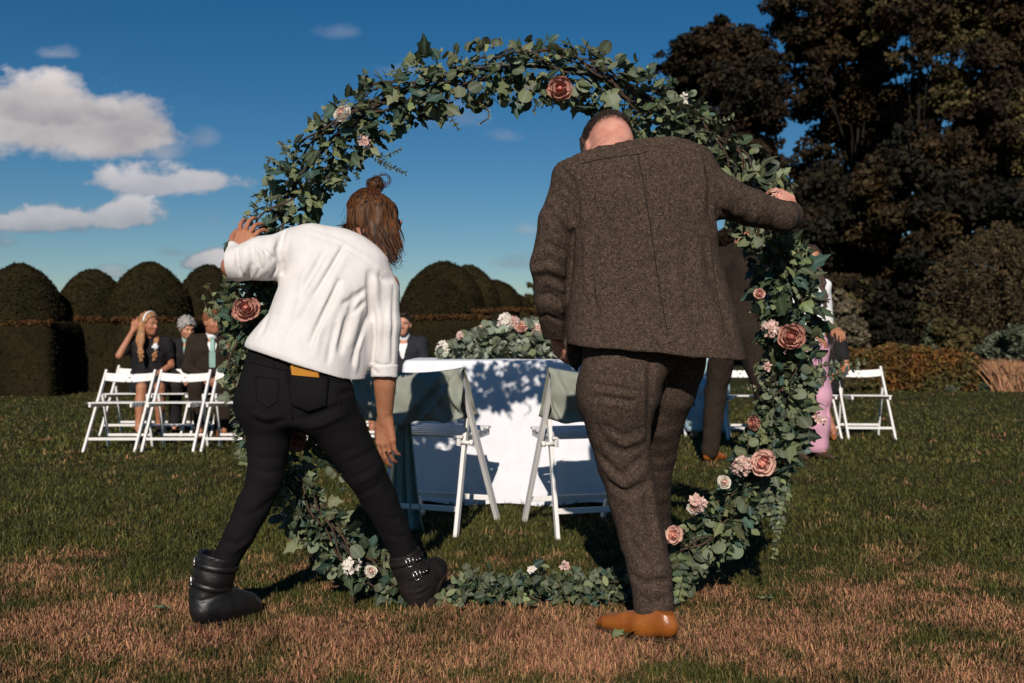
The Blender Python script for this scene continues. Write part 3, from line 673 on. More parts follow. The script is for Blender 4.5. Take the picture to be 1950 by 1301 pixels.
# the couple's two chairs at the table, backs to us
def couple_chair(foot, side, yaw, label):
    sc = 1.06; c, s = math.cos(yaw), math.sin(yaw); lx, ly = side*.190*sc, -.24*sc
    return copy_thing(chair0, (foot[0]-(c*lx-s*ly), foot[1]-(s*lx+c*ly), 0), yaw, label, 'couple chairs at the table', sc)
cL = couple_chair(gnd(868, 1024), 1, R(-20), 'white folding chair draped with sage cloth, left of the pair at the table')
cR = couple_chair(gnd(1062, 1029), -1, R(15), 'white folding chair draped with sage cloth, right of the pair at the table')
def drape(chair, label, x0, x1, tail, seed):
    t = empty('chair_drape', chair.location, label, 'cloth', 'sage cloths over the couple chairs'); t.rotation_euler = chair.rotation_euler; t.scale = chair.scale
    nu, nv = 60, 44; V = []; pt = lambda z: .25-.50*z/.78
    def sheet(u, v):
        x = x0+(x1-x0)*u; edge = abs(u*2-1)
        top = .800-.030*(1-edge**2)                       # the cloth sags between the posts
        bot = .570-.024*(1-edge**2)+(.03*(1-u) if tail < 0 else .03*u)*-1
        k = abs(v*2-1); z = top+(bot-top)*k**1.05; s = -1 if v < .5 else 1
        bell = .020+.012*math.sin(min(k, 1)*math.pi)+.006*k
        pl = -.012*math.exp(-((x-.75*(z-.66)*(-tail)-.13*(-tail))/.02)**2)*k+.009*math.exp(-((x-.75*(z-.66)*(-tail)-.09*(-tail))/.022)**2)-.010*math.exp(-((x-.9*(z-.66)*(-tail)-.05*(-tail))/.018)**2)*k+.0065*math.sin((x*1.0+z*.55)*95+math.sin(z*30+seed)*1.2)*(edge**2)+.009*math.sin((x*.5+z)*46+seed)*(.25+.75*edge)*k+.004*math.sin(x*140+z*60)*edge**3
        pinch = edge**6; yt = pt(.775); y0 = yt-.030-.012*k if s < 0 else max(yt+.020, pt(z)+.022); y = y0+s*(.012*math.sin(min(k, 1)*math.pi)*(1-pinch))+pl*(2.3 if s < 0 else .6)
        if k < .14: y = (yt-.005)+(y-(yt-.005))*(k/.14)**.5
        z2 = z+.006*math.sin(x*60+seed)*k*(1-edge)+.012*math.sin(x*21+seed)*k
        return (x, y, z2)
    for i in range(nu+1):
        for j in range(nv+1): V.append(sheet(i/nu, j/nv))
    Fc = [(i*(nv+1)+j, (i+1)*(nv+1)+j, (i+1)*(nv+1)+j+1, i*(nv+1)+j+1) for i in range(nu) for j in range(nv)]
    o = obj('cover', mesh('cover', V, np.array(Fc), M_sage), t); m = o.modifiers.new('cloth', 'SOLIDIFY'); m.thickness = .002
    # knotted ends hanging to the grass
    V = []; nu, nv = 30, 40; xe = x0+.25 if tail < 0 else x1
    for i in range(nu+1):
        for j in range(nv+1):
            u, v = i/nu-.5, j/nv; wd = .05+.13*v**.8; z = .60-.615*v**.95+(.03*u if v > .9 else 0)
            V.append((xe+tail*(.01+.03*v)+u*wd+.05*v*v*(-tail), pt(.56)-.095+.030*v+.020*math.sin(u*17+seed+v*2)*(.5+v)+.010*math.sin(u*37+v*5), max(z, .006+.01*abs(u))))
    Fc = [(i*(nv+1)+j, (i+1)*(nv+1)+j, (i+1)*(nv+1)+j+1, i*(nv+1)+j+1) for i in range(nu) for j in range(nv)]
    o = obj('tail', mesh('tail', V, np.array(Fc), M_sage2), t); m = o.modifiers.new('cloth', 'SOLIDIFY'); m.thickness = .002
    K = Sdf(); kc = np.array((x0+.03 if tail < 0 else x1-.03, pt(.6)-.05, .60)); K.ell(kc, (.035, .03, .04), .01); K.fold([kc+(-.03, -.03, -.03), kc+(0, -.035, 0), kc+(.03, -.03, .03)], .006, -.006); K.fold([kc+(-.03, -.03, .01), kc+(0, -.035, -.01), kc+(.03, -.03, -.03)], .006, -.006)
    Vk, Qk = K.mesh(.006); obj('knot', mesh('knot', Vk, Qk, M_sage), t)
    return t
dL = drape(cL, 'sage green cloth knotted over the left chair of the couple, its tail on the grass', -.335, .238, -1, 1.0)
dR = drape(cR, 'sage green cloth knotted over the right chair of the couple, behind the tweed trousers', -.238, .30, 1, 2.4)

# table under its cloth
TF, TB, TX0, TX1, TH = 5.86, 6.62, (769-975)*5.86/F, (1236-975)*5.86/F, CH-(688-YH)*5.86/F
tb = empty('table', ((TX0+TX1)/2, (TF+TB)/2, 0), 'long table for the couple, hidden under the white cloth to the grass', 'table')
mx_ = (TX0+TX1)/2; my_ = (TF+TB)/2; o_ = np.array(tb.location)
me = mesh('table_top', *boxv((0, 0, TH-.028), (TX1-TX0-.03, TB-TF-.03, .03)), M_chair, False); obj('table_top', me, tb)
for sx in (-1, 1):
    for sy in (-1, 1): v, f_ = tube([(sx*(TX1-TX0-.2)/2, sy*(TB-TF-.2)/2, 0), (sx*(TX1-TX0-.2)/2, sy*(TB-TF-.2)/2, TH-.04)], .018, 8); obj('leg', mesh('leg', v, f_, M_chair), tb)
def tablecloth():
    V, Fc = [], []; hw, hd = (TX1-TX0)/2, (TB-TF)/2; per = []
    n1, n2 = 90, 40
    for i in range(n1): per.append((-hw+2*hw*i/n1, -hd, 0, -1))
    for i in range(n2): per.append((hw, -hd+2*hd*i/n2, 1, 0))
    for i in range(n1): per.append((hw-2*hw*i/n1, hd, 0, 1))
    for i in range(n2): per.append((-hw, hd-2*hd*i/n2, -1, 0))
    n = len(per); lev = [(0, -.06), (0, -.02), (0, 0.0), (-.006, .006), (-.02, .010)] + [(-.06-.1*i, .012+.0022*i) for i in range(9)]
    zbot = .012
    for dz, ou in lev:
        for i, (x, y, nx, ny) in enumerate(per):
            cx = 1-min(1, min(abs(abs(x)-hw) if abs(ny) else abs(abs(y)-hd), .12)/.12); d = -dz
            z = max(TH+.004+dz-(0 if dz > -.05 else 0), zbot)
            fold = d*(.020*math.sin(i*.42+math.sin(i*.13)*1.3)+.010*math.sin(i*1.07+1))*(.35+1.3*cx)
            crease = .0025*math.cos((x*1.0)*4.2*math.pi)*min(1, d*6)
            z2 = z+(.010*math.sin(i*.21) if dz < -.7 else 0) + (.018*((x/hw)**2) if dz < -.7 and ny < 0 else 0)
            if abs(nx): ox, oy = nx*(ou+fold), 0
            else: ox, oy = 0, ny*(ou+fold+crease)
            ch = .018*(cx**2); ox -= ch*np.sign(x)*(1 if d < .02 else -d*.6); 
            V.append((x+ox, y+oy, z2))
    L = len(lev)
    for l in range(L-1):
        for i in range(n): j = (i+1) % n; Fc.append((l*n+i, (l+1)*n+i, (l+1)*n+j, l*n+j))
    # the top of the cloth, a grid sewn to the first ring
    Fc.append(tuple(range(n)))
    t = obj('tablecloth', mesh('tablecloth', V, Fc, M_cloth), None, (mx_, my_, 0)); sm = t.modifiers.new('soft', 'SUBSURF'); sm.levels = sm.render_levels = 1
    return tag(t, 'white cloth draped to the grass over the table, leaf shadows across it', 'tablecloth')
tablecloth()
# ================================================================== PEOPLE
M_skin = mat('skin', (.55, .27, .175), .5, (.50, .22, .135), 14, bump=.0015, bscale=160, sub=.12, spec=.35)
M_skin2 = mat('tanned_skin', (.42, .19, .105), .5, (.36, .14, .075), 14, bump=.0015, bscale=120, sub=.1, spec=.35)
M_pink = mat('pink_skin', (.62, .30, .22), .55, (.52, .22, .155), 26, bump=.0012, bscale=300, sub=.12, spec=.3)
M_shirt = mat('white_blouse', (.69, .65, .63), .62, (.65, .61, .59), 30, bump=.0022, bscale=34, vec=(1, 1, .4), spec=.25, sheen=.1)
M_jean = mat('black_denim', (.0045, .004, .0045), .85, (.0095, .008, .0085), 320, bump=.0010, bscale=700, lo=.3, hi=.7, spec=.12)
M_boot = mat('black_leather', (.006, .005, .005), .46, (.012, .010, .009), 12, bump=.0022, bscale=55, spec=.5)
M_boot2 = mat('worn_black_nubuck', (.008, .006, .0055), .75, (.016, .012, .011), 22, bump=.0015, bscale=90, spec=.2)
M_sole = mat('boot_sole', (.03, .022, .017), .9, spec=.1)
M_metal = mat('buckle_metal', (.55, .52, .48), .35, metal=1)
M_tan = mat('tan_leather', (.32, .102, .018), .34, (.24, .068, .011), 16, bump=.001, bscale=110, spec=.5)
M_heel = mat('dark_heel', (.05, .028, .015), .6)
M_white = mat('white_cotton', (.80, .79, .78), .7, spec=.2)
M_eye = mat('eye_white', (.42, .36, .32), .3); M_iris = mat('iris', (.02, .013, .01), .2); M_lip = mat('lip', (.40, .12, .10), .5)
def cropped_skin():
    """skin with the hair cropped short: a stubble weight per point"""
    m = mat('cropped_skin', (.62, .30, .22), .55, (.52, .22, .155), 26, bump=.0012, bscale=300, sub=.12, spec=.3); nt = m.node_tree; p = nt.nodes['Principled BSDF']; N = nt.nodes.new; L = nt.links.new
    a = N('ShaderNodeAttribute'); a.attribute_name = 'stubble'; t = N('ShaderNodeTexCoord'); n = N('ShaderNodeTexNoise'); n.inputs['Scale'].default_value = 420; n.inputs['Detail'].default_value = 1; L(t.outputs['Object'], n.inputs['Vector'])
    m1 = N('ShaderNodeMath'); m1.operation = 'MULTIPLY'; L(a.outputs['Fac'], m1.inputs[0]); r = N('ShaderNodeMapRange'); r.inputs['From Min'].default_value = .3; r.inputs['From Max'].default_value = .7; r.inputs['To Min'].default_value = .55; r.inputs['To Max'].default_value = 1.35; L(n.outputs[0], r.inputs['Value']); L(r.outputs[0], m1.inputs[1]); m1.use_clamp = True
    mx = N('ShaderNodeMix'); mx.data_type = 'RGBA'; L(m1.outputs[0], mx.inputs['Factor']); L(p.inputs['Base Color'].links[0].from_socket, mx.inputs['A']); mx.inputs['B'].default_value = (.035, .02, .014, 1); L(mx.outputs['Result'], p.inputs['Base Color']); return m
M_crop = cropped_skin()
def tweed(name, a, b, c):
    m = bpy.data.materials.new(name); m.use_nodes = True; nt = m.node_tree; p = nt.nodes['Principled BSDF']; p.inputs['Roughness'].default_value = .95; p.inputs['Specular IOR Level'].default_value = .12
    N = nt.nodes.new; L = nt.links.new; t = N('ShaderNodeTexCoord')
    n = N('ShaderNodeTexNoise'); n.inputs['Scale'].default_value = 430; n.inputs['Detail'].default_value = 2.5; n.inputs['Roughness'].default_value = .75; L(t.outputs['Object'], n.inputs['Vector'])
    r = N('ShaderNodeValToRGB'); e = r.color_ramp.elements; e[0].position = .36; e[0].color = (*a, 1); e[1].position = .64; e[1].color = (*c, 1); q = e.new(.5); q.color = (*b, 1)
    L(n.outputs[0], r.inputs[0])
    n2 = N('ShaderNodeTexNoise'); n2.inputs['Scale'].default_value = 90; n2.inputs['Detail'].default_value = 1; L(t.outputs['Object'], n2.inputs['Vector'])
    hs = N('ShaderNodeHueSaturation'); mr = N('ShaderNodeMapRange'); mr.inputs['From Min'].default_value = .3; mr.inputs['From Max'].default_value = .7; mr.inputs['To Min'].default_value = .7; mr.inputs['To Max'].default_value = 1.3; L(n2.outputs[0], mr.inputs['Value']); L(mr.outputs[0], hs.inputs['Value']); L(r.outputs[0], hs.inputs['Color'])
    L(hs.outputs[0], p.inputs['Base Color'])
    bp = N('ShaderNodeBump'); bp.inputs['Distance'].default_value = .0016; L(n.outputs[0], bp.inputs['Height']); L(bp.outputs[0], p.inputs['Normal'])
    return m
M_tweed = tweed('brown_tweed', (.010, .007, .005), (.040, .027, .020), (.165, .113, .084))
M_suit = tweed('brown_suit_cloth', (.015, .0105, .0075), (.026, .018, .0125), (.044, .030, .021))
M_seam = mat('seam_thread', (.010, .008, .007), .9)

def add_head(S, c, fwd, up, s=1.0, k=.012, face=True):
    Rm = frame(fwd, up); c = np.asarray(c, float)
    p = lambda x, y, z: c+Rm@np.array((x, y, z))*s
    S.ell(p(0, -.014, .030), np.array((.076, .097, .090))*s, k, Rm)
    S.ell(p(0, .026, -.040), np.array((.060, .066, .076))*s, .03*s, Rm)
    S.ell(p(0, .056, -.093), np.array((.030, .030, .026))*s, .03*s, Rm)          # chin
    for sx in (-1, 1):
        S.ell(p(sx*.076, -.006, -.010), np.array((.010, .020, .032))*s, .008*s, Rm@np.array(Matrix.Rotation(sx*.35, 3, 'Z')))
        if face: S.ell(p(sx*.038, .060, -.030), np.array((.024, .020, .022))*s, .015*s, Rm)   # cheek
    if face:
        for sx in (-1, 1): S.ell(p(sx*.032, .094, .008), np.array((.019, .016, .013))*s, .012*s, Rm, op='sube')
        S.chain([p(0, .083, .012), p(0, .104, -.030)], [.009*s, .0135*s], .01*s)
        S.chain([p(-.012, .094, -.036), p(.012, .094, -.036)], [.009*s, .009*s], .008*s)
        S.chain([p(-.045, .076, .022), p(-.015, .089, .021)], [.009*s]*2, .012*s); S.chain([p(.045, .076, .022), p(.015, .089, .021)], [.009*s]*2, .012*s)
        S.chain([p(-.018, .082, -.062), p(0, .088, -.060), p(.018, .082, -.062)], [.006*s, .008*s, .006*s], .006*s)
        S.chain([p(-.016, .080, -.073), p(0, .086, -.074), p(.016, .080, -.073)], [.006*s, .008*s, .006*s], .006*s)
    return p, Rm
_call = Sdf.__call__
def _call2(s, P):
    d = None
    for op, f, k in s.ops:
        v = f(P)
        if op == 'u': d = v if d is None else smin(d, v, k)
        elif op == 'sube': d = -smin(-d, v, k)
        elif op in 'ci': d = np.maximum(d, v)
        elif op == 's': d = -smin(-d, v, k)
        else: d = d+v
    return d
Sdf.__call__ = _call2
def add_hand(S, wrist, dirv, back, thumb, curl=(.25, .3, .2), spread=.06, s=1.0, thumb_out=.6, fr=.0082, curls=None):
    """palm, four unequal bent fingers and a thumb leaving the side of the palm; back = normal of the back of the hand, thumb = +1/-1 side along dir x back"""
    d = unit(dirv); b = unit(np.asarray(back, float)-np.dot(back, d)*d); L = np.cross(d, b)*thumb; wr = np.asarray(wrist, float)
    rot = lambda v, ax, a: np.array(Matrix.Rotation(a, 3, Vector(ax)))@v
    lens = (.044, .049, .045, .035); tips = []
    for i in range(4):
        off = (.030-.0205*i)*s; kn = wr+d*(.088-.006*abs(i-1)**1.4)*s+L*off
        S.chain([wr+L*off*.55, wr+d*.045*s+L*off*.85, kn], [.015*s, .0135*s, .0115*s], .014*s)
        cu = curl if curls is None else curls[i]; q = kn; dd = rot(d, b, 0); dd = unit(d+L*(1.5-i)*spread); pts = [kn]
        ax = np.cross(b, d)                                 # turning d towards the palm (-b)
        for l, a in zip((1, .62, .48), cu):
            dd = rot(dd, unit(ax), a) if np.dot(rot(dd, unit(ax), .1), b) < np.dot(dd, b) else rot(dd, unit(ax), -a)
            q = q+dd*lens[i]*l*s; pts.append(q)
        S.chain(pts, [.0105*s, fr*1.03*s, fr*.95*s, fr*.78*s], .005*s); tips.append(q)
    t0 = wr+d*.022*s+L*.022*s; t1 = t0+unit(d*.75+L*thumb_out-b*.25)*.042*s; t2 = t1+unit(d*.95+L*thumb_out*.45-b*.35)*.031*s; t3 = t2+unit(d-b*.45+L*.05)*.024*s
    S.chain([t0, t1, t2, t3], [.0165*s, .0125*s, .0098*s, .0075*s], .012*s)
    return tips
def face_parts(root, p, Rm, s=1.0, lips=M_lip, brow=None):
    o0 = np.array(root.location)
    for sx in (-1, 1):
        bm = bmesh.new(); bmesh.ops.create_uvsphere(bm, u_segments=10, v_segments=8, radius=.0098*s); me = bpy.data.meshes.new('eye'); bm.to_mesh(me); bm.free()
        me.materials.append(M_eye); me.materials.append(M_iris)
        for pl in me.polygons:
            if pl.center.y > .0062*s: pl.material_index = 1
            pl.use_smooth = True
        e = obj('eye', me, root, p(sx*.031, .0765, .006)-o0); e.rotation_euler = Matrix(Rm.tolist()).to_euler()
        if brow:
            v, f = tube([p(sx*.047, .078, .024), p(sx*.032, .089, .029), p(sx*.015, .093, .025)], [.003*s, .0042*s, .0035*s], 5); obj('eyebrow', mesh('eyebrow', np.array(v)-o0, f, brow), root)
    v, f = tube([p(-.024, .080, -.064), p(-.010, .0925, -.0675), p(0, .0945, -.068), p(.010, .0925, -.0675), p(.024, .080, -.064)], [.002*s, .0045*s, .005*s, .0045*s, .002*s], 6)
    obj('mouth', mesh('mouth', np.array(v)-o0, f, lips), root)
def pxchain(S, rows, k=.03, ki=.01):
    """rows: (px, py, distance, radius in photo pixels)"""
    S.chain([w(a, b, D) for a, b, D, r in rows], [r*D/F for a, b, D, r in rows], k, ki)
def strip_line(pts, r): return tube(pts, r, 5)

# ------------------------------------------------------------------ woman in the white blouse
def woman():
    D0 = 3.55; base = np.array(((560-975)*D0/F, D0, 0.0))
    root = empty('person', base, 'woman with a hair bun in white blouse and black jeans bending to move the hoop', 'person', 'couple of people moving the flower hoop')
    # -- skin: one continuous figure
    B = Sdf(); hc = w(716, 424, 3.72); fwd = unit((.80, .48, -.42)); up = unit((.12, .55, .85))
    p, Rm = add_head(B, hc, fwd, up, .98)
    neck = w(680, 462, 3.66); B.chain([hc+Rm@np.array((0, -.02, -.05)), neck, w(660, 500, 3.62)], [.052, .050, .07], .03)
    B.chain([w(650, 520, 3.62), w(600, 620, 3.57), w(562, 720, 3.55)], [.11, .10, .11], .04)
    B.chain([w(600, 490, 3.6), w(560, 480, 3.6)], [.06, .05], .05); B.chain([w(690, 520, 3.63), w(735, 545, 3.63)], [.06, .045], .05)
    for rows in (((508, 760, 3.55, 30), (503, 915, 3.5, 20), (425, 1060, 3.47, 15), (400, 1150, 3.46, 15)), ((620, 750, 3.55, 30), (697, 890, 3.6, 22), (770, 1050, 3.68, 15), (790, 1120, 3.70, 15))): pxchain(B, rows)
    # her left arm: elbow out, forearm away to the hoop
    el = w(443, 508, 3.53); wr = w(455, 486, 3.575); B.chain([w(545, 485, 3.6), el, wr], [.042, .041, .027], .03)
    add_hand(B, wr, unit((.22, .22, .85)), unit((-.25, -.90, .30)), -1, curls=((.25, .5, .4), (.25, .5, .4), (.3, .6, .45), (.3, .6, .5)), spread=.20, s=1.0, thumb_out=.9)
    # her right arm hangs
    el2 = w(733, 690, 3.60); wr2 = w(733, 800, 3.66); B.chain([w(735, 545, 3.63), el2, w(733, 730, 3.62), wr2], [.045, .040, .041, .0265], .02)
    add_hand(B, wr2, unit((.03, .05, -1)), unit((-.45, -.85, 0)), 1, curls=((.20, .35, .25), (.15, .4, .35), (.18, .45, .4), (.2, .5, .4)), spread=.01, s=1.02, thumb_out=.45)
    bo = B.obj('body', .0045, M_skin2, root)
    # -- blouse
    S = Sdf(); O = w(574, 690, D0); T = w(668, 468, 3.63); A = unit(T-O); Lh = np.linalg.norm(T-O); px = D0/F
    Bx = unit(np.cross(A, (0, 1, 0))); Bx = Bx if Bx[0] > 0 else -Bx
    rows = [(-.10*Lh, .0, 112*px, .0, .150), (.02*Lh, -2*px, 108*px, 0, .148), (.25*Lh, 4*px, 96*px, .0, .140), (.5*Lh, -2*px, 93*px, 0, .135), (.72*Lh, -4*px, 98*px, .0, .125), (.88*Lh, -6*px, 101*px, 0, .105), (1.0*Lh, -6*px, 88*px, .0, .082), (1.10*Lh, -2*px, 46*px, .0, .062)]
    S.loft(O, A, Bx, rows, .03, 2.3, .04)
    pxchain(S, [(672, 720, 3.56, 20), (682, 640, 3.60, 26)], .06)                     # blouse hanging free under the right side
    # left sleeve: rolled above the elbow, full and soft
    S.chain([w(590, 470, 3.6), w(556, 478, 3.58), w(500, 492, 3.545), w(452, 503, 3.53)], [.070, .072, .074, .062], .045, .02)
    S.chain([w(441, 470, 3.555), w(436, 512, 3.53)], [.020, .020], .03)
    # right sleeve hanging straight, cuff turned up at the elbow
    S.chain([w(716, 535, 3.63), w(731, 555, 3.62), w(733, 620, 3.60), w(732, 690, 3.60)], [.056, .056, .056, .047], .035, .02)
    hemL, hemR = w(474, 655, D0), w(690, 722, D0)
    cutn = unit(np.cross(unit(hemR-hemL), (0, 1, 0))); cutn = cutn if cutn[2] < 0 else -cutn
    S.cut(w(474, 660, D0), cutn)
    S.cut(w(733, 722, 3.6), (0, 0, -1)); S.cut(w(436, 500, 3.53), (-1, 0, -.05))
    S.sub(lambda P: np.sqrt(((P-np.asarray(neck+Rm@np.array((0, .01, .02)), np.float32))**2).sum(1))-.055, .01)
    S.creases([
        ([(655, 468), (628, 515), (600, 560)], .0065, -.020), ([(643, 468), (616, 512), (588, 556)], .015, .008), ([(664, 480), (640, 520), (612, 566)], .013, .006),
        ([(646, 535), (620, 590), (592, 652)], .007, -.032), ([(634, 545), (612, 585), (588, 630)], .017, .008), ([(656, 550), (638, 590), (620, 630)], .015, .007),
        ([(616, 484), (594, 525), (572, 560)], .012, -.010), ([(606, 478), (582, 518), (562, 548)], .013, .006), ([(598, 560), (578, 600), (560, 640)], .013, -.008), ([(570, 530), (556, 580), (540, 630)], .014, -.007),
        ([(674, 562), (668, 595)], .010, -.024), ([(662, 605), (654, 640), (648, 668)], .011, -.026), ([(655, 590), (645, 625), (636, 660)], .013, .008), ([(686, 590), (676, 625), (668, 655)], .012, .010), ([(694, 552), (670, 572), (654, 578)], .009, -.018), ([(694, 575), (680, 590), (668, 596)], .008, -.012),
        ([(698, 605), (686, 640), (672, 690)], .010, -.014), ([(690, 640), (680, 670), (678, 705)], .010, .010), ([(620, 600), (606, 640), (600, 676)], .012, .008), ([(640, 620), (630, 660), (624, 690)], .009, -.012),
        ([(520, 560), (512, 600), (495, 640)], .012, -.006), ([(520, 640), (545, 625), (575, 600)], .014, -.006),
        ([(590, 440), (640, 456), (700, 490), (744, 524)], .005, .0045), ([(588, 445), (640, 462), (698, 497), (740, 530)], .004, -.004),
        ([(541, 440), (529, 475), (536, 518)], .009, -.022), ([(553, 442), (545, 480), (548, 515)], .013, .006), ([(524, 448), (512, 488), (515, 526)], .013, .011), ([(530, 505), (508, 482), (488, 462)], .009, -.013), ([(538, 500), (524, 512), (510, 530)], .008, -.018), ([(527, 496), (512, 505), (500, 522)], .008, .010),
        ([(480, 464), (483, 498), (474, 530)], .008, -.017), ([(466, 472), (468, 502), (460, 530)], .009, .010), ([(498, 462), (500, 500), (492, 530)], .010, .009), ([(452, 478), (453, 508), (466, 530)], .007, -.013), ([(490, 480), (496, 510), (488, 528)], .007, -.010),
        ([(751, 545), (749, 610), (747, 690)], .006, -.013), ([(742, 580), (740, 630), (739, 680)], .008, .004), ([(733, 600), (732, 640), (729, 690)], .007, -.005), ([(722, 620), (720, 650), (716, 690)], .007, .004),
        ([(711, 590), (714, 640), (710, 690)], .008, -.010), ([(708, 690), (730, 697), (758, 690)], .005, -.010), ([(703, 520), (704, 560), (706, 605)], .011, -.020), ([(712, 520), (728, 532), (750, 532)], .012, -.008), ([(718, 515), (716, 560), (722, 610)], .012, .008)])
    S.wob(9, .0035, (1, 1, 1), 4); S.wob(26, .0012, (1, 1, .5), 5)
    S.obj('blouse', .0048, M_shirt, root)
    # turned-up cuffs and collar
    for nm, c0, ax, r0, ln in (('cuff', w(732, 707, 3.60), (0, 0, 1), .0475, .040),):
        C = Sdf(); a_ = np.array(ax, float); C.chain([c0-a_*ln*.5, c0+a_*ln*.5], [r0, r0+.002], .01); C.cut(c0-a_*ln*.5, -a_); C.cut(c0+a_*ln*.55, a_)
        C.sub(lambda P: np.sqrt((((P-np.asarray(c0, np.float32))[:, :2])**2).sum(1))-(r0-.013), .004)
        C.fold([w(708, 700, 3.57), w(720, 712, 3.555)], .005, -.006); C.fold([w(738, 700, 3.55), w(748, 716, 3.56)], .005, -.006); C.wob(22, .0025, (1, 1, .6), 9)
        C.obj(nm, .005, M_shirt, root)
    C = Sdf(); nk = w(688, 470, 3.67); an = unit(hc-nk); C.chain([nk-an*.01, nk+an*.030], [.062, .056], .01); C.cut(nk+an*.038, an); C.sub(lambda P: np.linalg.norm(np.cross(P-np.asarray(nk, np.float32), an), axis=1)-.049, .004); C.wob(30, .0015, seed=3)
    C.obj('collar', .005, M_shirt, root)
    # -- jeans
    J = Sdf(); Oj = w(566, 705, D0); Aj = unit((.12, 0, 1)); 
    J.loft(Oj, Aj, (1, 0, -.12), [(-.20, -.006, 100*px, .0, .118), (-.12, -.008, 104*px, .0, .130), (-.03, -.004, 99*px, 0, .125), (.06, -.004, 92*px, .0, .112), (.13, 0, 86*px, 0, .105)], .03, 2.4, .03)
    for sx in (512, 617): J.ell(w(sx, 765, 3.495), (.094, .085, .105), .05)
    pxchain(J, [(512, 770, 3.54, 50), (510, 850, 3.52, 39), (504, 915, 3.50, 33), (482, 965, 3.49, 31.5), (455, 1020, 3.47, 28), (420, 1085, 3.465, 25)], .045, .012)
    pxchain(J, [(612, 765, 3.54, 56), (648, 820, 3.55, 49), (692, 893, 3.58, 38.5), (722, 950, 3.62, 33.5), (752, 1012, 3.66, 28), (776, 1068, 3.69, 24)], .045, .012)
    # centre seam, yoke and pockets, knee and thigh creases
    J.fold([w(550, 690, 3.43), w(553, 740, 3.44), w(556, 800, 3.50)], .010, -.016)
    J.creases([([(474, y-6), (505, y+3), (538, y-2)], .0075, a) for y, a in ((852, -.0025), (872, -.004), (897, -.0045), (908, .0025), (926, -.004))]
        + [([(652+i*7, y+20), (690+i*6, y+5), (730+i*3, y-20)], .0075, a) for i, (y, a) in enumerate(((842, -.0025), (862, -.0045), (892, -.005), (904, .003), (924, -.004)))]
        + [([(644, 752), (670, 744), (688, 752)], .009, -.010), ([(568, 800), (602, 792), (648, 772)], .010, -.010), ([(480, 800), (510, 812), (540, 802)], .009, -.010), ([(480, 785), (505, 797), (538, 790)], .010, .007), ([(580, 815), (610, 810), (655, 790)], .010, .008),
           ([(465, 985), (490, 975), (520, 950)], .010, -.006), ([(430, 1030), (450, 1038), (475, 1020)], .009, -.007), ([(425, 1045), (445, 1052), (468, 1036)], .009, .006), ([(745, 1020), (765, 1025), (785, 1012)], .008, -.007), ([(735, 985), (752, 990), (772, 975)], .009, -.006)])
    J.wob(16, .0022, (1, 1, 1.6), 8)
    J.obj('jeans', .007, M_jean, root)
    # pocket and belt-loop seams: thin raised strips on the denim
    parts = []
    def onj(x, y):
        d = 3.30; P = w(x, y, d)
        for _ in range(40):
            v = float(J(np.array([w(x, y, d)], np.float32))[0])
            if v < .0015: break
            d += max(v*.7, .001)
        return w(x, y, d-.0008)
    for ln in ([(548, 716), (560, 720), (628, 722)], [(548, 716), (552, 765), (580, 784), (618, 770), (628, 722)], [(476, 690), (520, 700), (552, 705), (590, 708), (650, 728)], [(523, 664), (520, 702)], [(486, 716), (530, 722)], [(486, 716), (488, 760), (508, 776), (528, 764), (530, 722)], [(640, 724), (650, 770)], [(552, 705), (555, 760), (557, 800)]):
        q = []
        for (x0, y0), (x1, y1) in zip(ln, ln[1:]):
            for t in np.linspace(0, 1, 6)[:-1]: q.append(onj(x0+(x1-x0)*t, y0+(y1-y0)*t))
        q.append(onj(*ln[-1])); parts.append(tube(q, .0022, 5))
    v, fc = join(parts); obj('seam', mesh('seam', np.array(v)-base, fc, M_jean), root)
    # her right back pocket stands off a little, the case inside it
    V = []; nu, nv = 14, 12
    for j in range(nv+1):
        for i in range(nu+1):
            u, t = i/nu, j/nv; x = 549+(627-549)*u+(1-2*u)*5*t; y = 713+8*u+(58+14*(1-abs(u*2-1)))*t-6*u*t; k = (1-abs(u*2-1)**4)*(1-t**2.5); q = onj(x, y); V.append(q+np.array((0, -.003-.012*k, 0)))
    Fc = [(j*(nu+1)+i, j*(nu+1)+i+1, (j+1)*(nu+1)+i+1, (j+1)*(nu+1)+i) for j in range(nv) for i in range(nu)]
    pk = obj('back_pocket', mesh('back_pocket', np.array(V)-base, np.array(Fc), M_jean), root); mo = pk.modifiers.new('cloth', 'SOLIDIFY'); mo.thickness = .002
    # -- boots
    def boot(shaft, foot, sole_n, m, straps, toe_r=.040):
        K = Sdf(); K.chain([q for q, r in shaft], [r for q, r in shaft], .02, .015); K.chain([q for q, r in foot], [r for q, r in foot], .035, .015); K.chain([shaft[-2][0], foot[1][0]*.5+foot[2][0]*.5+np.array((0, 0, .022))], [shaft[-2][1]*.86, .036], .045)
        n = unit(sole_n); c = foot[0][0]+n*foot[0][1]*.86; K.cut(c, n); top = shaft[0][0]; at = unit(shaft[0][0]-shaft[1][0]); K.cut(top, at); r_in = shaft[0][1]-.013; pi_ = np.asarray(top, np.float32); pj_ = np.asarray(at, np.float32); K.sub(lambda P: np.maximum(np.linalg.norm((P-pi_)-np.outer((P-pi_)@pj_, pj_), axis=1)-r_in, -((P-pi_)@pj_)-.05), .004)
        for i in range(4):
            q = shaft[-2][0]*(1-i/4)+shaft[-1][0]*(i/4); K.fold([q+np.array((-.05, -.05, .012*i)), q+np.array((0, -.07, -.01)), q+np.array((.05, -.05, .01))], .007, (-.004, .004)[i % 2])
        K.wob(24, .0025, seed=12); b = K.obj('boot', .006, m, root)
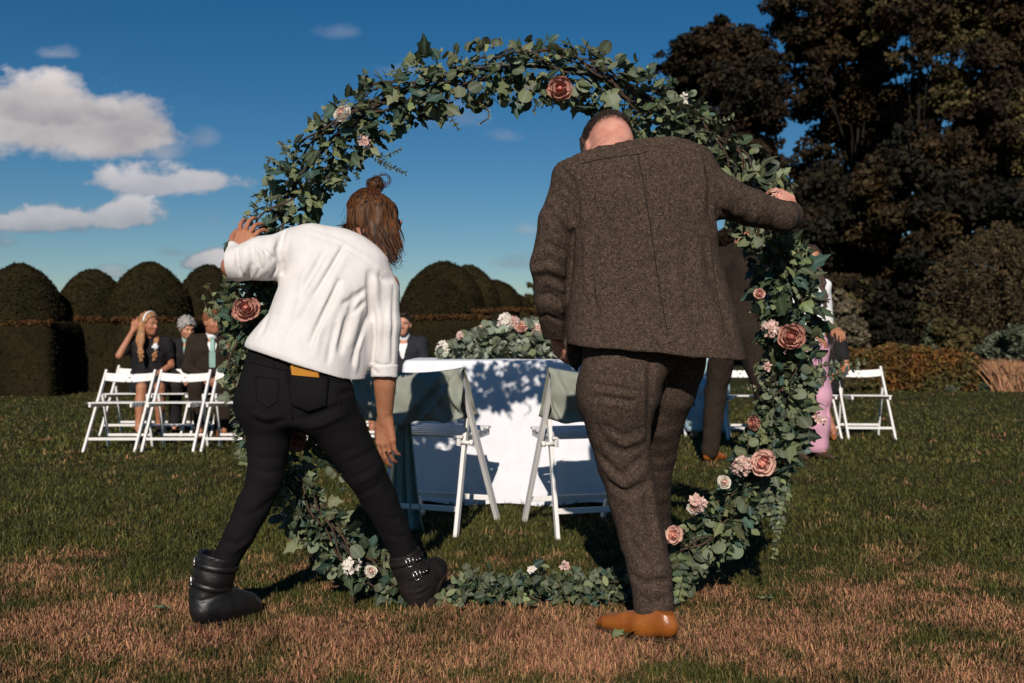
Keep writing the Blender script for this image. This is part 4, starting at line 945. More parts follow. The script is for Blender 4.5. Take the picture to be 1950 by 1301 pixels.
        Z = Sdf(); Z.chain([q for q, r in foot], [r*1.03+.003 for q, r in foot], .02, .02); Z.cut(c+n*.012, n); Z.cut(c-n*.006, -n); V, Q = Z.mesh(.006)
        obj('sole', mesh('sole', V-base, Q, M_sole), b)
        Hh = Sdf(); hq = foot[0][0]+n*foot[0][1]*.8; Hh.chain([hq, hq+n*.022], [foot[0][1]*.80]*2, .01); Hh.cut(hq+n*.028, n); Hh.cut(hq, -n); V, Q = Hh.mesh(.006); obj('heel', mesh('heel', V-base, Q, M_sole), b)
        for (q, ax, r, bx) in straps:
            ax = unit(ax); e1 = unit(np.cross(ax, (0, 1, .2))); e2 = np.cross(ax, e1); V, Fc = [], []; n_ = 30
            for j in range(n_):
                g = 2*math.pi*j/n_; d = e1*math.cos(g)+e2*math.sin(g)
                V += [q+d*r-ax*.0105, q+d*(r+.0035)-ax*.009, q+d*(r+.0035)+ax*.009, q+d*r+ax*.0105]
            for j in range(n_):
                a_, b_ = j*4, (j+1) % n_*4
                for l in range(3): Fc.append((a_+l, b_+l, b_+l+1, a_+l+1))
            st = obj('strap', mesh('strap', np.array(V)-base, Fc, m), b)
            d = unit(bx-np.dot(bx, ax)*ax); c_ = q+d*(r+.005); tt = np.cross(ax, d); parts = []
            for s1, s2 in (((-.5, -.5), (.5, -.5)), ((.5, -.5), (.5, .5)), ((.5, .5), (-.5, .5)), ((-.5, .5), (-.5, -.5)), ((0, -.5), (0, .5))):
                parts.append(tube([c_+tt*s1[0]*.026+ax*s1[1]*.030, c_+tt*s2[0]*.026+ax*s2[1]*.030], .0022, 5))
            for s1 in (-.026, -.038): parts.append(tube([c_+tt*s1-d*.002, c_+tt*s1+d*.001], .0035, 8))
            v, fc = join(parts); obj('buckle', mesh('buckle', np.array(v)-base, fc, M_metal), b)
        return b
    hl = gnd(378, 1196); tl = gnd(472, 1174); up0 = np.array((0, 0, 1.))
    sh = [(w(418, 1056, 3.47), .072), (w(408, 1095, 3.465), .068), (w(398, 1130, 3.47), .058), (w(396, 1155, 3.48), .052)]
    boot(sh, [(hl+up0*.052+np.array((.015, .03, 0)), .050), (hl*.55+tl*.45+up0*.050, .050), (tl+up0*.040, .042), (tl+(tl-hl)*.10+up0*.032, .034)], (0, 0, -1), M_boot,
         [(w(413, 1075, 3.467), (-.2, 0, -1), .0725, np.array((-.9, -.3, 0))), (w(403, 1112, 3.467), (-.25, 0, -1), .067, np.array((-.9, -.35, 0)))])
    hr = w(800, 1148, 3.68); tr = w(838, 1082, 3.80); sn = unit((.80, -.05, -.62))
    sh = [(w(770, 1052, 3.68), .060), (w(780, 1082, 3.685), .060), (w(792, 1112, 3.69), .056), (w(800, 1128, 3.70), .050)]
    boot(sh, [(w(795, 1136, 3.685), .046), (w(812, 1112, 3.73), .050), (w(826, 1090, 3.77), .044), (w(832, 1080, 3.785), .038)], sn, M_boot2,
         [(w(774, 1066, 3.682), (.25, .02, -.85), .0625, np.array((.3, -.9, 0))), (w(787, 1092, 3.687), (.32, .02, -.8), .061, np.array((.35, -.9, 0)))])
    # -- hair: one mass plus drawn-out strands, and the bun
    def hp(az, el, g=1.0):     # point on the hair cap, azimuth 0 = back of the head, elevation from the equator
        q = np.array((math.sin(az)*math.cos(el)*.086, -math.cos(az)*math.cos(el)*.106-.014, math.sin(el)*.098+.030))*.98*g; return hc+Rm@q
    H = Sdf(); H.ell(hc+Rm@np.array((0, -.016, .028))*.98, np.array((.080, .101, .093))*.98, .02, Rm)
    H.cut(hc+Rm@np.array((0, .030, .0))*.98, Rm@unit((.0, .88, -.45)))
    H.chain([w(700, 395, 3.69), w(684, 425, 3.67), w(670, 442, 3.66)], [.045, .040, .022], .03); H.chain([w(705, 410, 3.68), w(716, 450, 3.66), w(733, 480, 3.66)], [.060, .046, .018], .03); H.chain([w(735, 405, 3.69), w(745, 445, 3.67), w(751, 478, 3.67)], [.045, .030, .012], .03)
    H.ell(w(715, 352, 3.735), (.029, .028, .024), .012)
    H.wob(70, .004, (1, 1, .2), 6)
    ho = H.obj('hair', .005, M_hair, root)
    r = np.random.default_rng(91); parts = []; bun = w(715, 352, 3.735)
    def lock(az, g, wd, taper, jit):
        pts = [hp(az*(.5+.5*t), 1.52*(1-t)+.05*t, g) for t in (0, .18, .38, .6, .82, 1.0)]; q = pts[-1]; t_ = np.clip((az+1.75)/3.2, 0, 1)
        ex = np.interp(t_, [0, .12, .3, .5, .7, .85, 1], [648, 656, 676, 704, 738, 754, 764])+r.normal()*5; ey = np.interp(t_, [0, .12, .3, .5, .7, .85, 1], [436, 447, 458, 476, 494, 492, 470])+r.normal()*jit
        De = np.interp(t_, [0, .3, .7, 1], [3.64, 3.60, 3.60, 3.66]); e = w(ex, ey, De); c = q+np.array((0, 0, -.02)); c = (c+e)/2+np.array((math.sin(az)*.016, -.006, .012))+r.normal(size=3)*.004
        for t in (.3, .6, .85, 1.0): pts.append(q*(1-t)**2+2*c*t*(1-t)+e*t*t)
        parts.append(tube(pts, np.array([.7, .9, 1, 1, 1, 1, .95, .8, .55, taper])*wd, 5, False))
    for i in range(260): lock(r.uniform(-1.75, 1.45), 1.0+r.random()*.03, r.uniform(.0030, .0052), .25, 5)
    for i in range(620): lock(r.uniform(-1.75, 1.48), 1.02+r.random()*.045, r.uniform(.0007, .0017), .4, 9)
    for i in range(46):       # flyaways and curled ends
        az = r.uniform(-1.6, 1.5); q = hp(az, r.uniform(-.2, 1.1), 1.03); d = unit(q-hc); L = r.uniform(.02, .06)
        parts.append(tube([q, q+d*.012+np.array((0, 0, -.3*L)), q+d*.02*r.random()+np.array((r.normal()*.01, 0, -L)), q+np.array((r.normal()*.02, 0, -L*1.4))], [.0007, .0006, .0005, .0003], 3, False))
    for i in range(26):
        q = w(r.uniform(742, 766), r.uniform(470, 492), 3.67); L = r.uniform(.03, .06); s_ = r.normal()*.012
        parts.append(tube([q, q+np.array((s_, 0, -L*.4)), q+np.array((-s_*.5, 0, -L*.8)), q+np.array((s_+.006, 0, -L))], [.0010, .0009, .0008, .0004], 3, False))
    for i in range(14):
        q = w(r.uniform(652, 668), r.uniform(432, 446), 3.66); parts.append(tube([q, q+np.array((-.012, 0, -.012)), q+np.array((-.03*r.random()-.008, 0, -.016-.01*r.random()))], [.0012, .001, .0005], 3, False))
    for i in range(60):       # bun: coils round the knot and loops sticking out
        u = unit(r.normal(size=3)); v_ = unit(np.cross(u, r.normal(size=3))); rr = r.uniform(.021, .034); c0 = bun+r.normal(size=3)*.006
        a0 = r.uniform(0, 6.28); parts.append(tube([c0+(u*math.cos(a)+v_*math.sin(a))*rr*np.array((1, .9, .82)) for a in np.linspace(a0, a0+r.uniform(1.5, 4), 9)], r.uniform(.001, .0026), 4, False))
    for i in range(9):
        a0 = r.uniform(-.6, .6); c0 = bun+np.array((.026+.010*r.random(), 0, .012+.010*r.random())); rr = .014+.012*r.random(); parts.append(tube([c0+np.array((math.cos(a), .2*math.sin(a*2), math.sin(a)))*rr for a in np.linspace(-2.2+a0, 2.6+a0, 14)], .0008, 3, False))
    v, fc = join(parts); st = obj('hair_strands', mesh('hair_strands', np.array(v)-base, fc, M_hair), ho, kind='stuff')
    # ring and bracelet
    c_ = wr2+np.array((.012, -.004, -.118)); v, fc = tube([c_+np.array((math.cos(a)*.011, math.sin(a)*.011, .001*math.sin(a))) for a in np.linspace(0, 2*math.pi, 14)], .0018, 5, False); obj('ring', mesh('ring', np.array(v)-base, fc, M_iris), root)
    ax = unit(wr-el); c_ = wr-ax*.012; e1 = unit(np.cross(ax, (0, 0, 1))); e2 = np.cross(ax, e1); v, fc = tube([c_+(e1*math.cos(a)+e2*math.sin(a))*.031 for a in np.linspace(0, 2*math.pi, 24)], .0028, 5, False); obj('bracelet', mesh('bracelet', np.array(v)-base, fc, M_seam), root)
    return root, onj
def hair_mat(name, a, b, scale=(140, 140, 9)):
    return mat(name, a, .55, b, 1, vec=scale, detail=2, lo=.38, hi=.62, spec=.25, island=.5)
M_hair = hair_mat('brown_hair', (.016, .006, .003), (.105, .036, .012))
M_dkhair = hair_mat('dark_hair', (.020, .012, .009), (.05, .030, .02)); M_blond = hair_mat('honey_hair', (.13, .06, .024), (.34, .17, .07)); M_grey_h = hair_mat('white_hair', (.42, .38, .35), (.70, .66, .62)); M_ginger = hair_mat('auburn_hair', (.15, .05, .018), (.26, .10, .04))
wom, on_jeans = woman()
# mustard case in her back pocket: a thing of its own
c0 = on_jeans(581, 706); ph = empty('phone_case', c0, 'mustard yellow case sticking out of the back pocket of the black jeans', 'phone case')
me = mesh('case_back', *boxv((0, 0, 0), (.094, .013, .105)), mat('mustard_leather', (.50, .215, .022), .5, (.42, .165, .015), 20, spec=.3)); bevel(me, .0055, 3); cb = obj('case_back', me, ph, (0, -.004, -.026)); 
ph.rotation_euler = (R(4), R(-7), R(0))
me = mesh('case_edge', *boxv((0, 0, 0), (.090, .004, .100)), mat('case_lining', (.30, .12, .012), .5)); bevel(me, .0015, 1); obj('case_edge', me, ph, (0, .0045, -.026))

# ------------------------------------------------------------------ man in the tweed suit
def man():
    D0 = 3.36; base = np.array(((1230-975)*D0/F, D0, 0.0)); root = empty('person', base, 'man in brown tweed suit and tan shoes stepping through the hoop, back to us', 'person', 'couple of people moving the flower hoop')
    B = Sdf(); hc = w(1158, 287, 3.50); fwd = unit((-.24, .80, -.60)); up = unit((-.06, .62, .78)); p, Rm = add_head(B, hc, fwd, up, 1.02)
    nb = w(1172, 320, 3.385); B.chain([hc+Rm@np.array((0, -.045, -.02)), w(1164, 296, 3.42), nb], [.072, .066, .070], .03); B.chain([nb, w(1225, 480, 3.36), w(1215, 650, D0), w(1205, 720, D0)], [.09, .11, .10, .08], .05)
    B.chain([w(1100, 335, D0+.02), w(1048, 500, 3.40), w(1064, 640, 3.53)], [.05, .042, .028], .03)
    add_hand(B, w(1064, 640, 3.53), unit((.15, .6, -.8)), unit((-.75, -.6, -.1)), 1, curls=((.5, .7, .5),)*4, spread=.02, thumb_out=.4, s=1.06)
    el = w(1500, 412, 3.44); wr = w(1503, 402, 3.58); B.chain([w(1315, 340, D0+.02), w(1372, 374, 3.38), w(1430, 398, 3.40), w(1488, 412, 3.43), wr], [.05, .045, .04, .036, .030], .03)
    add_hand(B, wr, unit((-.02, .55, .62)), unit((.40, -.60, .65)), 1, curls=((.4, .8, .6),)*4, spread=.06, thumb_out=.6, s=1.06)
    pxchain(B, [(1180, 720, D0, 40), (1200, 940, 3.37, 28), (1240, 1150, 3.31, 16), (1244, 1180, 3.33, 14)]); pxchain(B, [(1282, 700, 3.50, 28), (1257, 800, 3.58, 28), (1249, 862, 3.66, 24), (1244, 930, 3.735, 20), (1264, 1045, 3.93, 15)])
    bo = B.obj('body', .0055, M_crop, root); co = np.empty(len(bo.data.vertices)*3, np.float32); bo.data.vertices.foreach_get('co', co); q = ((co.reshape(-1, 3)+base)-hc)@Rm/1.02
    st = np.clip((q[:, 2]-.012)/.075+q[:, 1]*.9, 0, 1)*(np.linalg.norm(q, axis=1) < .16); at = bo.data.attributes.new('stubble', 'FLOAT', 'POINT'); at.data.foreach_set('value', st.astype(np.float32))
    # hair: cropped at the nape, longer on top and at the far side
    H = Sdf(); H.ell(hc+Rm@np.array((0, -.012, .032))*1.02, np.array((.080, .101, .096))*1.02, .02, Rm); H.cut(hc+Rm@np.array((.003, -.036, .042)), Rm@unit((.16, -.50, -.85)))
    H.ell(hc+Rm@np.array((0, .02, .082)), (.066, .075, .05), .03, Rm); H.cut(hc+Rm@np.array((0, .07, .03)), Rm@unit((0, .8, -.6)))
    H.chain([hc+Rm@np.array((-.082, .012, .045)), hc+Rm@np.array((-.081, .022, -.004))], [.016, .010], .01)
    H.wob(70, .004, (1, 1, 1), 2); ho = H.obj('hair', .005, M_dkhair, root)
    r = np.random.default_rng(5); parts = []
    for i in range(3600):
        az = r.uniform(-math.pi, math.pi); ev = r.uniform(.05, 1.5); q = np.array((math.sin(az)*math.cos(ev)*.081, -math.cos(az)*math.cos(ev)*.103-.012, math.sin(ev)*.098+.032))*1.02
        back_ = math.cos(az)*math.cos(ev); dens = np.clip((q[2]+.01)/.08+q[1]*.9+.02, 0, 1)**1.3 if back_ > 0 else 1
        if r.random() > .25+dens: continue
        P0 = hc+Rm@q; d = Rm@unit(q*np.array((1, 1, 1))+np.array((0, .03, -.01))+r.normal(size=3)*.012); L = .003+.014*dens
        parts.append(tube([P0, P0+d*L*.6, P0+d*L*.8+Rm@np.array((0, L*.6, 0))], [.0008, .0007, .0003], 3, False))
    v, fc = join(parts); obj('hair_strands', mesh('hair_strands', np.array(v)-base, fc, M_dkhair), ho, kind='stuff')
    # -- jacket
    px = D0/F; S = Sdf(); O = w(1246, 652, D0); T = w(1204, 280, 3.38); A = unit(T-O); Lh = np.linalg.norm(T-O); Bx = np.array((1, 0, -A[0]/A[2]*-1*-1)); Bx = unit(np.array((A[2], 0, -A[0])))
    rows = [(-.25*Lh, 0, 172*px, .0, .175), (0, -2*px, 163*px, 0, .160), (.14*Lh, -2*px, 158*px, 0, .142), (.28*Lh, -2*px, 150*px, 0, .136), (.45*Lh, 0, 139*px, .0, .134), (.60*Lh, 1*px, 137*px, 0, .138), (.75*Lh, 1*px, 139*px, .0, .136), (.87*Lh, 0, 142*px, 0, .120), (.95*Lh, 0, 136*px, .01, .095), (1.02*Lh, -10*px, 86*px, .02, .085), (1.10*Lh, -22*px, 54*px, .03, .080)]
    S.loft(O, A, Bx, rows, .03, 2.6, .045)
    S.chain([w(1098, 338, D0), w(1130, 305, D0), w(1170, 292, 3.37)], [.060, .055, .055], .05); S.chain([w(1318, 316, D0), w(1270, 292, D0), w(1200, 282, 3.37)], [.060, .055, .055], .05)
    S.chain([w(1086, 345, D0+.01), w(1062, 420, 3.37), w(1048, 505, 3.39), w(1052, 570, 3.43), w(1064, 655, 3.53)], [.062, .064, .066, .058, .047], .018, .015)
    S.chain([w(1318, 332, D0), w(1372, 372, 3.37), w(1430, 396, 3.39), w(1490, 413, 3.43), w(1500, 412, 3.49), w(1503, 410, 3.54)], [.070, .070, .064, .054, .050, .045], .030, .015)
    # hem: cut on the slant of the photo, left vent, gathered right
    S.cut(w(1150, 664, 3.2), unit(np.array((-.085, 0.05, -1.0)))); S.cut(w(1064, 660, 3.5), (.05, .5, -1)); S.cut(w(1503, 404, 3.555), (0, 1, .1))
    nk = nb+np.array((-.005, .02, .03)); S.cut(w(1160, 289, 3.33), unit((-.16, .55, .83)))
    S.creases([
        ([(1128, 540), (1136, 580), (1146, 655)], .005, -.008), ([(1138, 585), (1142, 625), (1147, 660)], .006, -.018), ([(1352, 480), (1364, 560), (1378, 640)], .004, -.006), ([(1132, 470), (1130, 510), (1130, 545)], .005, -.005),
        ([(1070, 318), (1090, 345), (1099, 390), (1100, 440)], .007, -.020), ([(1343, 298), (1352, 340), (1352, 395), (1358, 440)], .007, -.022), ([(1335, 310), (1340, 350), (1338, 410)], .014, .008),
        ([(1330, 410), (1336, 370), (1325, 330)], .020, .008), ([(1185, 540), (1202, 595), (1198, 650)], .020, -.012), ([(1290, 540), (1302, 600), (1312, 640)], .018, .010), ([(1243, 590), (1238, 630), (1238, 655)], .016, .009), ([(1215, 590), (1220, 625), (1218, 655)], .014, .007),
        ([(1150, 400), (1166, 460), (1160, 530)], .026, -.008), ([(1300, 400), (1312, 470), (1304, 540)], .026, -.010), ([(1115, 450), (1116, 520), (1124, 560)], .012, .008), ([(1342, 460), (1354, 520), (1370, 570)], .012, -.012), ([(1322, 460), (1330, 520), (1346, 590)], .016, .007),
        ([(1332, 570), (1346, 610), (1352, 640)], .014, -.012), ([(1366, 560), (1380, 600), (1390, 636)], .014, -.010), ([(1160, 330), (1210, 345), (1270, 330)], .020, -.005), ([(1110, 400), (1140, 380), (1170, 350)], .016, -.005), ([(1320, 380), (1290, 360), (1260, 340)], .016, -.005), ([(1266, 480), (1275, 560), (1284, 630)], .020, -.006),
        ([(1092, 440), (1084, 510), (1080, 580), (1078, 640)], .008, -.026), ([(1048, 368), (1072, 384), (1096, 420)], .009, -.018), ([(1044, 384), (1066, 402), (1090, 440)], .011, .012), ([(1040, 402), (1060, 420), (1086, 462)], .009, -.010)]
        + [([(1014, y+4), (1042, y-7), (1078, y+10)], .0075, a) for y, a in ((470, -.010), (484, .009), (500, -.014), (515, .011), (531, -.014), (547, .009), (566, -.009), (586, .006), (606, -.006))]
        + [([(1366, 352), (1370, 382), (1364, 415)], .007, -.018), ([(1378, 346), (1384, 376), (1380, 420)], .009, .012), ([(1392, 352), (1402, 382), (1396, 430)], .008, -.014), ([(1408, 358), (1420, 390), (1406, 432)], .010, .009), ([(1428, 368), (1436, 400), (1426, 436)], .008, -.008),
           ([(1444, 378), (1454, 410), (1442, 440)], .008, -.013), ([(1455, 382), (1467, 414), (1457, 444)], .008, .009), ([(1474, 390), (1481, 420), (1472, 444)], .007, -.010), ([(1375, 402), (1412, 427), (1450, 437)], .009, -.010)])
    def thread(nm, pts, r=.0015, out=.0004):
        q = []
        for (x0, y0), (x1, y1) in zip(pts, pts[1:]):
            for t in np.linspace(0, 1, 9)[:-1]: q.append(S.hit(x0+(x1-x0)*t, y0+(y1-y0)*t, out=out))
        q.append(S.hit(*pts[-1], out=out)); v, fc = tube(q, r, 5); obj(nm, mesh(nm, np.array(v)-base, fc, M_seam), root)
    S.wob(9, .004, (1, 1, 1), 21); S.wob(26, .0013, (1, 1, 1), 22)
    S.obj('jacket', .0065, M_tweed, root)
    thread('back_seam', [(1214, 292), (1226, 350), (1240, 440), (1254, 540), (1272, 640)])
    thread('collar_seam', [(1106, 312), (1140, 304), (1175, 298), (1214, 294), (1236, 288)], .0014); thread('side_seam', [(1129, 500), (1134, 560), (1146, 655)], .0013); thread('side_seam', [(1352, 450), (1362, 540), (1380, 638)], .0011); thread('armhole_seam', [(1072, 316), (1090, 345), (1099, 390), (1100, 436)], .0013); thread('armhole_seam', [(1345, 298), (1353, 340), (1354, 395), (1360, 436)], .0013)
    # front corner of the jacket swinging below the hem at the left, collar, shirt collar
    Fp = Sdf(); Fp.chain([w(1092, 655, 3.44), w(1096, 690, 3.45), w(1098, 706, 3.46)], [.034, .024, .006], .01, 0, (np.array((0, 1., 0), np.float32), 2.6)); Fp.wob(20, .003, seed=3); Fp.obj('jacket_front', .005, M_tweed, root)
    def ring(nm, c, ax, r0, r1, hgt, thick, m, tilt=0):
        ax = unit(ax); e1 = unit(np.cross(ax, (0, 1, 0))); e2 = np.cross(ax, e1); V, Fc = [], []; n_ = 40
        prof = [(r0, 0), (r0+thick, .1*hgt), (r1+thick, .95*hgt), (r1, hgt), (r1-thick*.6, .9*hgt), (r0-thick*.6, 0)]
        for j in range(n_):
            g = 2*math.pi*j/n_; d = e1*math.cos(g)*1.02+e2*math.sin(g)*.94
            for rr, zz in prof: V.append(c+d*rr+ax*zz)
        k_ = len(prof)
        for j in range(n_):
            for l in range(k_): Fc.append((j*k_+l, (j+1) % n_*k_+l, (j+1) % n_*k_+(l+1) % k_, j*k_+(l+1) % k_))
        obj(nm, mesh(nm, np.array(V)-base, Fc, m), root)
    ax = unit((-.16, .55, .83)); cc = w(1163, 303, 3.41)
    ring('collar', cc-ax*.045, ax, .102, .080, .052, .006, M_tweed); ring('shirt_collar', cc-ax*.03, ax, .0765, .0755, .047, .003, M_white)
    # -- trousers
    J = Sdf(); Oj = w(1222, 690, D0); J.loft(Oj, (0, 0, 1), (1, 0, 0), [(-.17, -45*px, 70*px, .01, .125), (-.06, -36*px, 78*px, .0, .130), (.05, -16*px, 96*px, .02, .120), (.16, .0, 108*px, .02, .115)], .03, 2.4, .04)
    J.ell(w(1172, 752, 3.30), (.108, .10, .12), .06)
    pxchain(J, [(1174, 745, 3.34, 66), (1178, 810, 3.34, 60), (1191, 890, 3.35, 50), (1206, 950, 3.355, 47), (1222, 1020, 3.34, 43), (1238, 1090, 3.31, 40), (1245, 1150, 3.29, 37), (1246, 1182, 3.285, 36)], .05, .015)
    pxchain(J, [(1296, 655, 3.42, 50), (1290, 690, 3.46, 52), (1273, 745, 3.50, 50), (1258, 800, 3.56, 44), (1250, 860, 3.64, 38), (1244, 930, 3.72, 32), (1252, 1000, 3.82, 26), (1266, 1050, 3.92, 23)], .03, .012)
    J.cut(w(1246, 1178, 3.28), (.05, 0, -1)); J.cut(w(1266, 1058, 3.92), (.1, .3, -1))
    J.creases([([(1124, y-6), (1160, y-2), (1212, y+8)], .0065, a) for y, a in ((716, -.007), (727, .008), (738, -.010), (749, .008), (760, -.008), (772, .005))]
        + [([(1150, y-16), (1190, y+6), (1230, y-12)], .010, a) for y, a in ((826, -.009), (842, .010), (858, -.010))]
        + [([(1142, 868), (1182, 908), (1228, 868)], .012, -.018), ([(1148, 888), (1186, 926), (1232, 892)], .013, .013), ([(1158, 918), (1195, 938), (1234, 918)], .011, -.013), ([(1164, 940), (1200, 956), (1240, 936)], .012, .008),
           ([(1226, 925), (1234, 980), (1246, 1040)], .010, -.016), ([(1240, 935), (1250, 985), (1258, 1040)], .010, .010), ([(1210, 960), (1216, 1000), (1232, 1050)], .012, .006),
           ([(1185, 1078), (1225, 1114), (1274, 1104)], .012, -.015), ([(1196, 1104), (1236, 1130), (1274, 1122)], .011, .012), ([(1203, 1132), (1240, 1150), (1272, 1140)], .009, -.011), ([(1192, 1000), (1210, 1045), (1240, 1080)], .010, -.010), ([(1240, 690), (1240, 760), (1236, 830)], .012, -.022),
           ([(1130, 800), (1150, 830), (1180, 840)], .012, -.006)])
    J.wob(10, .004, (1, 1, 1), 31); J.wob(24, .002, (1, 1, 1.6), 32); J.obj('trousers', .007, M_tweed, root)
    # pocket welt and side seam
    # -- shoes
    shoe(root, gnd(1282, 1233)+np.array((0, .02, .012)), gnd(1144, 1202)+np.array((0, 0, .012)), M_tan)
    h2 = w(1272, 1074, 3.92); shoe(root, h2, h2+np.array((-.02, .27, -.02)), M_tan)
    # sock band
    v, fc = tube([w(1248, 1168, 3.29), w(1248, 1192, 3.29)], .029, 14); obj('sock', mesh('sock', np.array(v)-base, fc, M_pink), root)
    return root
def shoe(root, heel, toe, m, s=1.0, h=.006):
    """low leather shoe: heel and toe are points on the ground line"""
    base = np.array(root.location); d = unit(toe-heel); L = np.linalg.norm(toe-heel)/.27; z = np.array((0, 0, 1.)); z = unit(z-np.dot(z, d)*d)
    q = lambda a, b: heel+d*a*L+z*b*L
    K = Sdf(); K.chain([q(.018, .048), q(.10, .044)], [.037*L, .040*L], .02); K.chain([q(.10, .042), q(.185, .034), q(.240, .025), q(.266, .021)], [.041*L, .039*L, .030*L, .018*L], .03)
    K.chain([q(.03, .085), q(.07, .085)], [.030*L, .032*L], .03); K.cut(q(0, .006), -z); K.cut(q(.04, .100), unit(z+d*-.25)); K.cut(q(.10, .094), unit(z*1.0+d*.30))
    K.fold([q(.19, .07)+np.cross(d, z)*.03*L, q(.195, .062), q(.19, .07)-np.cross(d, z)*.03*L], .004, -.003); K.fold([q(.21, .06)+np.cross(d, z)*.03*L, q(.215, .052), q(.21, .06)-np.cross(d, z)*.03*L], .003, -.002)
    so = K.obj('shoe', h, m, root)
    Z = Sdf(); Z.chain([q(.018, .02), q(.10, .02)], [.039*L, .042*L], .02); Z.chain([q(.10, .02), q(.185, .02), q(.240, .016), q(.268, .016)], [.043*L, .044*L, .034*L, .021*L], .03); Z.cut(q(0, -.001), -z); Z.cut(q(0, .009), z)
    V, Q = Z.mesh(h); obj('sole', mesh('sole', V-base, Q, M_heel), so)
    lc = []; sd = np.cross(d, z)
    for a in (.112, .128, .144): lc.append(tube([q(a, .082-.6*(a-.112))+sd*.016*L, q(a+.004, .086-.55*(a-.112)), q(a, .082-.6*(a-.112))-sd*.016*L], .0022*L, 5))
    v, f = join(lc); obj('laces', mesh('laces', np.array(v)-base, f, M_heel), so)
    return so
man()
# ------------------------------------------------------------------ guests
M_black = mat('black_crepe', (.010, .009, .010), .8, (.016, .014, .015), 30, spec=.2); M_mint = mat('mint_cloth', (.30, .46, .39), .7, (.25, .40, .33), 20); M_navy = mat('dark_navy_cloth', (.010, .011, .016), .8, (.016, .017, .022), 60)
M_green = mat('dark_green_cloth', (.03, .075, .05), .75, (.045, .10, .065), 16); M_pinkc = mat('pink_satin', (.62, .33, .42), .5, (.55, .28, .37), 9, spec=.4)
def flower_print():
    m = mat('pale_blue_flowered', (.40, .52, .57), .75, (.36, .47, .53), 8); nt = m.node_tree; p = nt.nodes['Principled BSDF']; N = nt.nodes.new; L = nt.links.new
    t = N('ShaderNodeTexCoord'); v = N('ShaderNodeTexVoronoi'); v.inputs['Scale'].default_value = 9; L(t.outputs['Object'], v.inputs['Vector'])
    r = N('ShaderNodeMapRange'); r.inputs['From Min'].default_value = .22; r.inputs['From Max'].default_value = .30; r.inputs['To Min'].default_value = 1; r.inputs['To Max'].default_value = 0; L(v.outputs['Distance'], r.inputs['Value'])
    rp = N('ShaderNodeValToRGB'); e = rp.color_ramp.elements; e[0].color = (.40, .07, .14, 1); e[1].color = (.05, .10, .07, 1); e[1].position = .6; sp = N('ShaderNodeSeparateColor'); L(v.outputs['Color'], sp.inputs[0]); L(sp.outputs[0], rp.inputs[0])
    gate = N('ShaderNodeMath'); gate.operation = 'GREATER_THAN'; gate.inputs[1].default_value = .45; L(sp.outputs[1], gate.inputs[0]); ml = N('ShaderNodeMath'); ml.operation = 'MULTIPLY'; L(gate.outputs[0], ml.inputs[0]); L(r.outputs[0], ml.inputs[1])
    mx = N('ShaderNodeMix'); mx.data_type = 'RGBA'; L(ml.outputs[0], mx.inputs['Factor']); L(p.inputs['Base Color'].links[0].from_socket, mx.inputs['A']); L(rp.outputs[0], mx.inputs['B']); L(mx.outputs['Result'], p.inputs['Base Color']); return m
M_floral = flower_print()
GG = 'seated wedding guests'
def seated(px, D, yaw, s=1.0, hip=.44, lean=.05, turn=0.0, nod=.0, arms=None, knees=.10, feet=None):
    """joints of a figure on a chair; local +Y is where the body faces, turn = head turned from it"""
    pos = np.array(((px-975)*D/F, D, 0.0)); M = np.array(Matrix.Rotation(yaw, 3, 'Z')); P = lambda x, y, z: pos+M@(np.array((x, y, z))*s)
    hz = hip/s; J = dict(pos=pos, s=s, P=P, M=M)
    J['pelvis'] = P(0, 0, hz+.06); J['waist'] = P(0, .02+lean*.4, hz+.24); J['chest'] = P(0, lean, hz+.40); J['neck'] = P(0, lean*1.3+.01, hz+.565); J['head'] = P(0, lean*1.6+.045, hz+.70)
    J['fwd'] = M@np.array((math.sin(turn)*-1, math.cos(turn), -nod)); J['up'] = M@np.array((0, nod*.6, 1.0))
    for i, sx in enumerate((-1, 1)):
        J['sh', i] = P(sx*.175, lean*1.1, hz+.50); a = (arms or {}).get(i)
        J['el', i] = P(sx*.235, lean+.06, hz+.24) if a is None else a[0](P, hz); J['wr', i] = P(sx*.10, .30, hz+.17) if a is None else a[1](P, hz)
        J['hip', i] = P(sx*.085, .02, hz+.06); f = (feet or {}).get(i, (sx*.11, .40)); k = knees if not isinstance(knees, dict) else knees[i]
        J['kn', i] = P(sx*k if not isinstance(knees, dict) else k, .42, hz+.05); J['an', i] = P(f[0], f[1], .09/s)
        J['toe', i] = P(f[0]*1.05, f[1]+.17, .035/s)
    return J
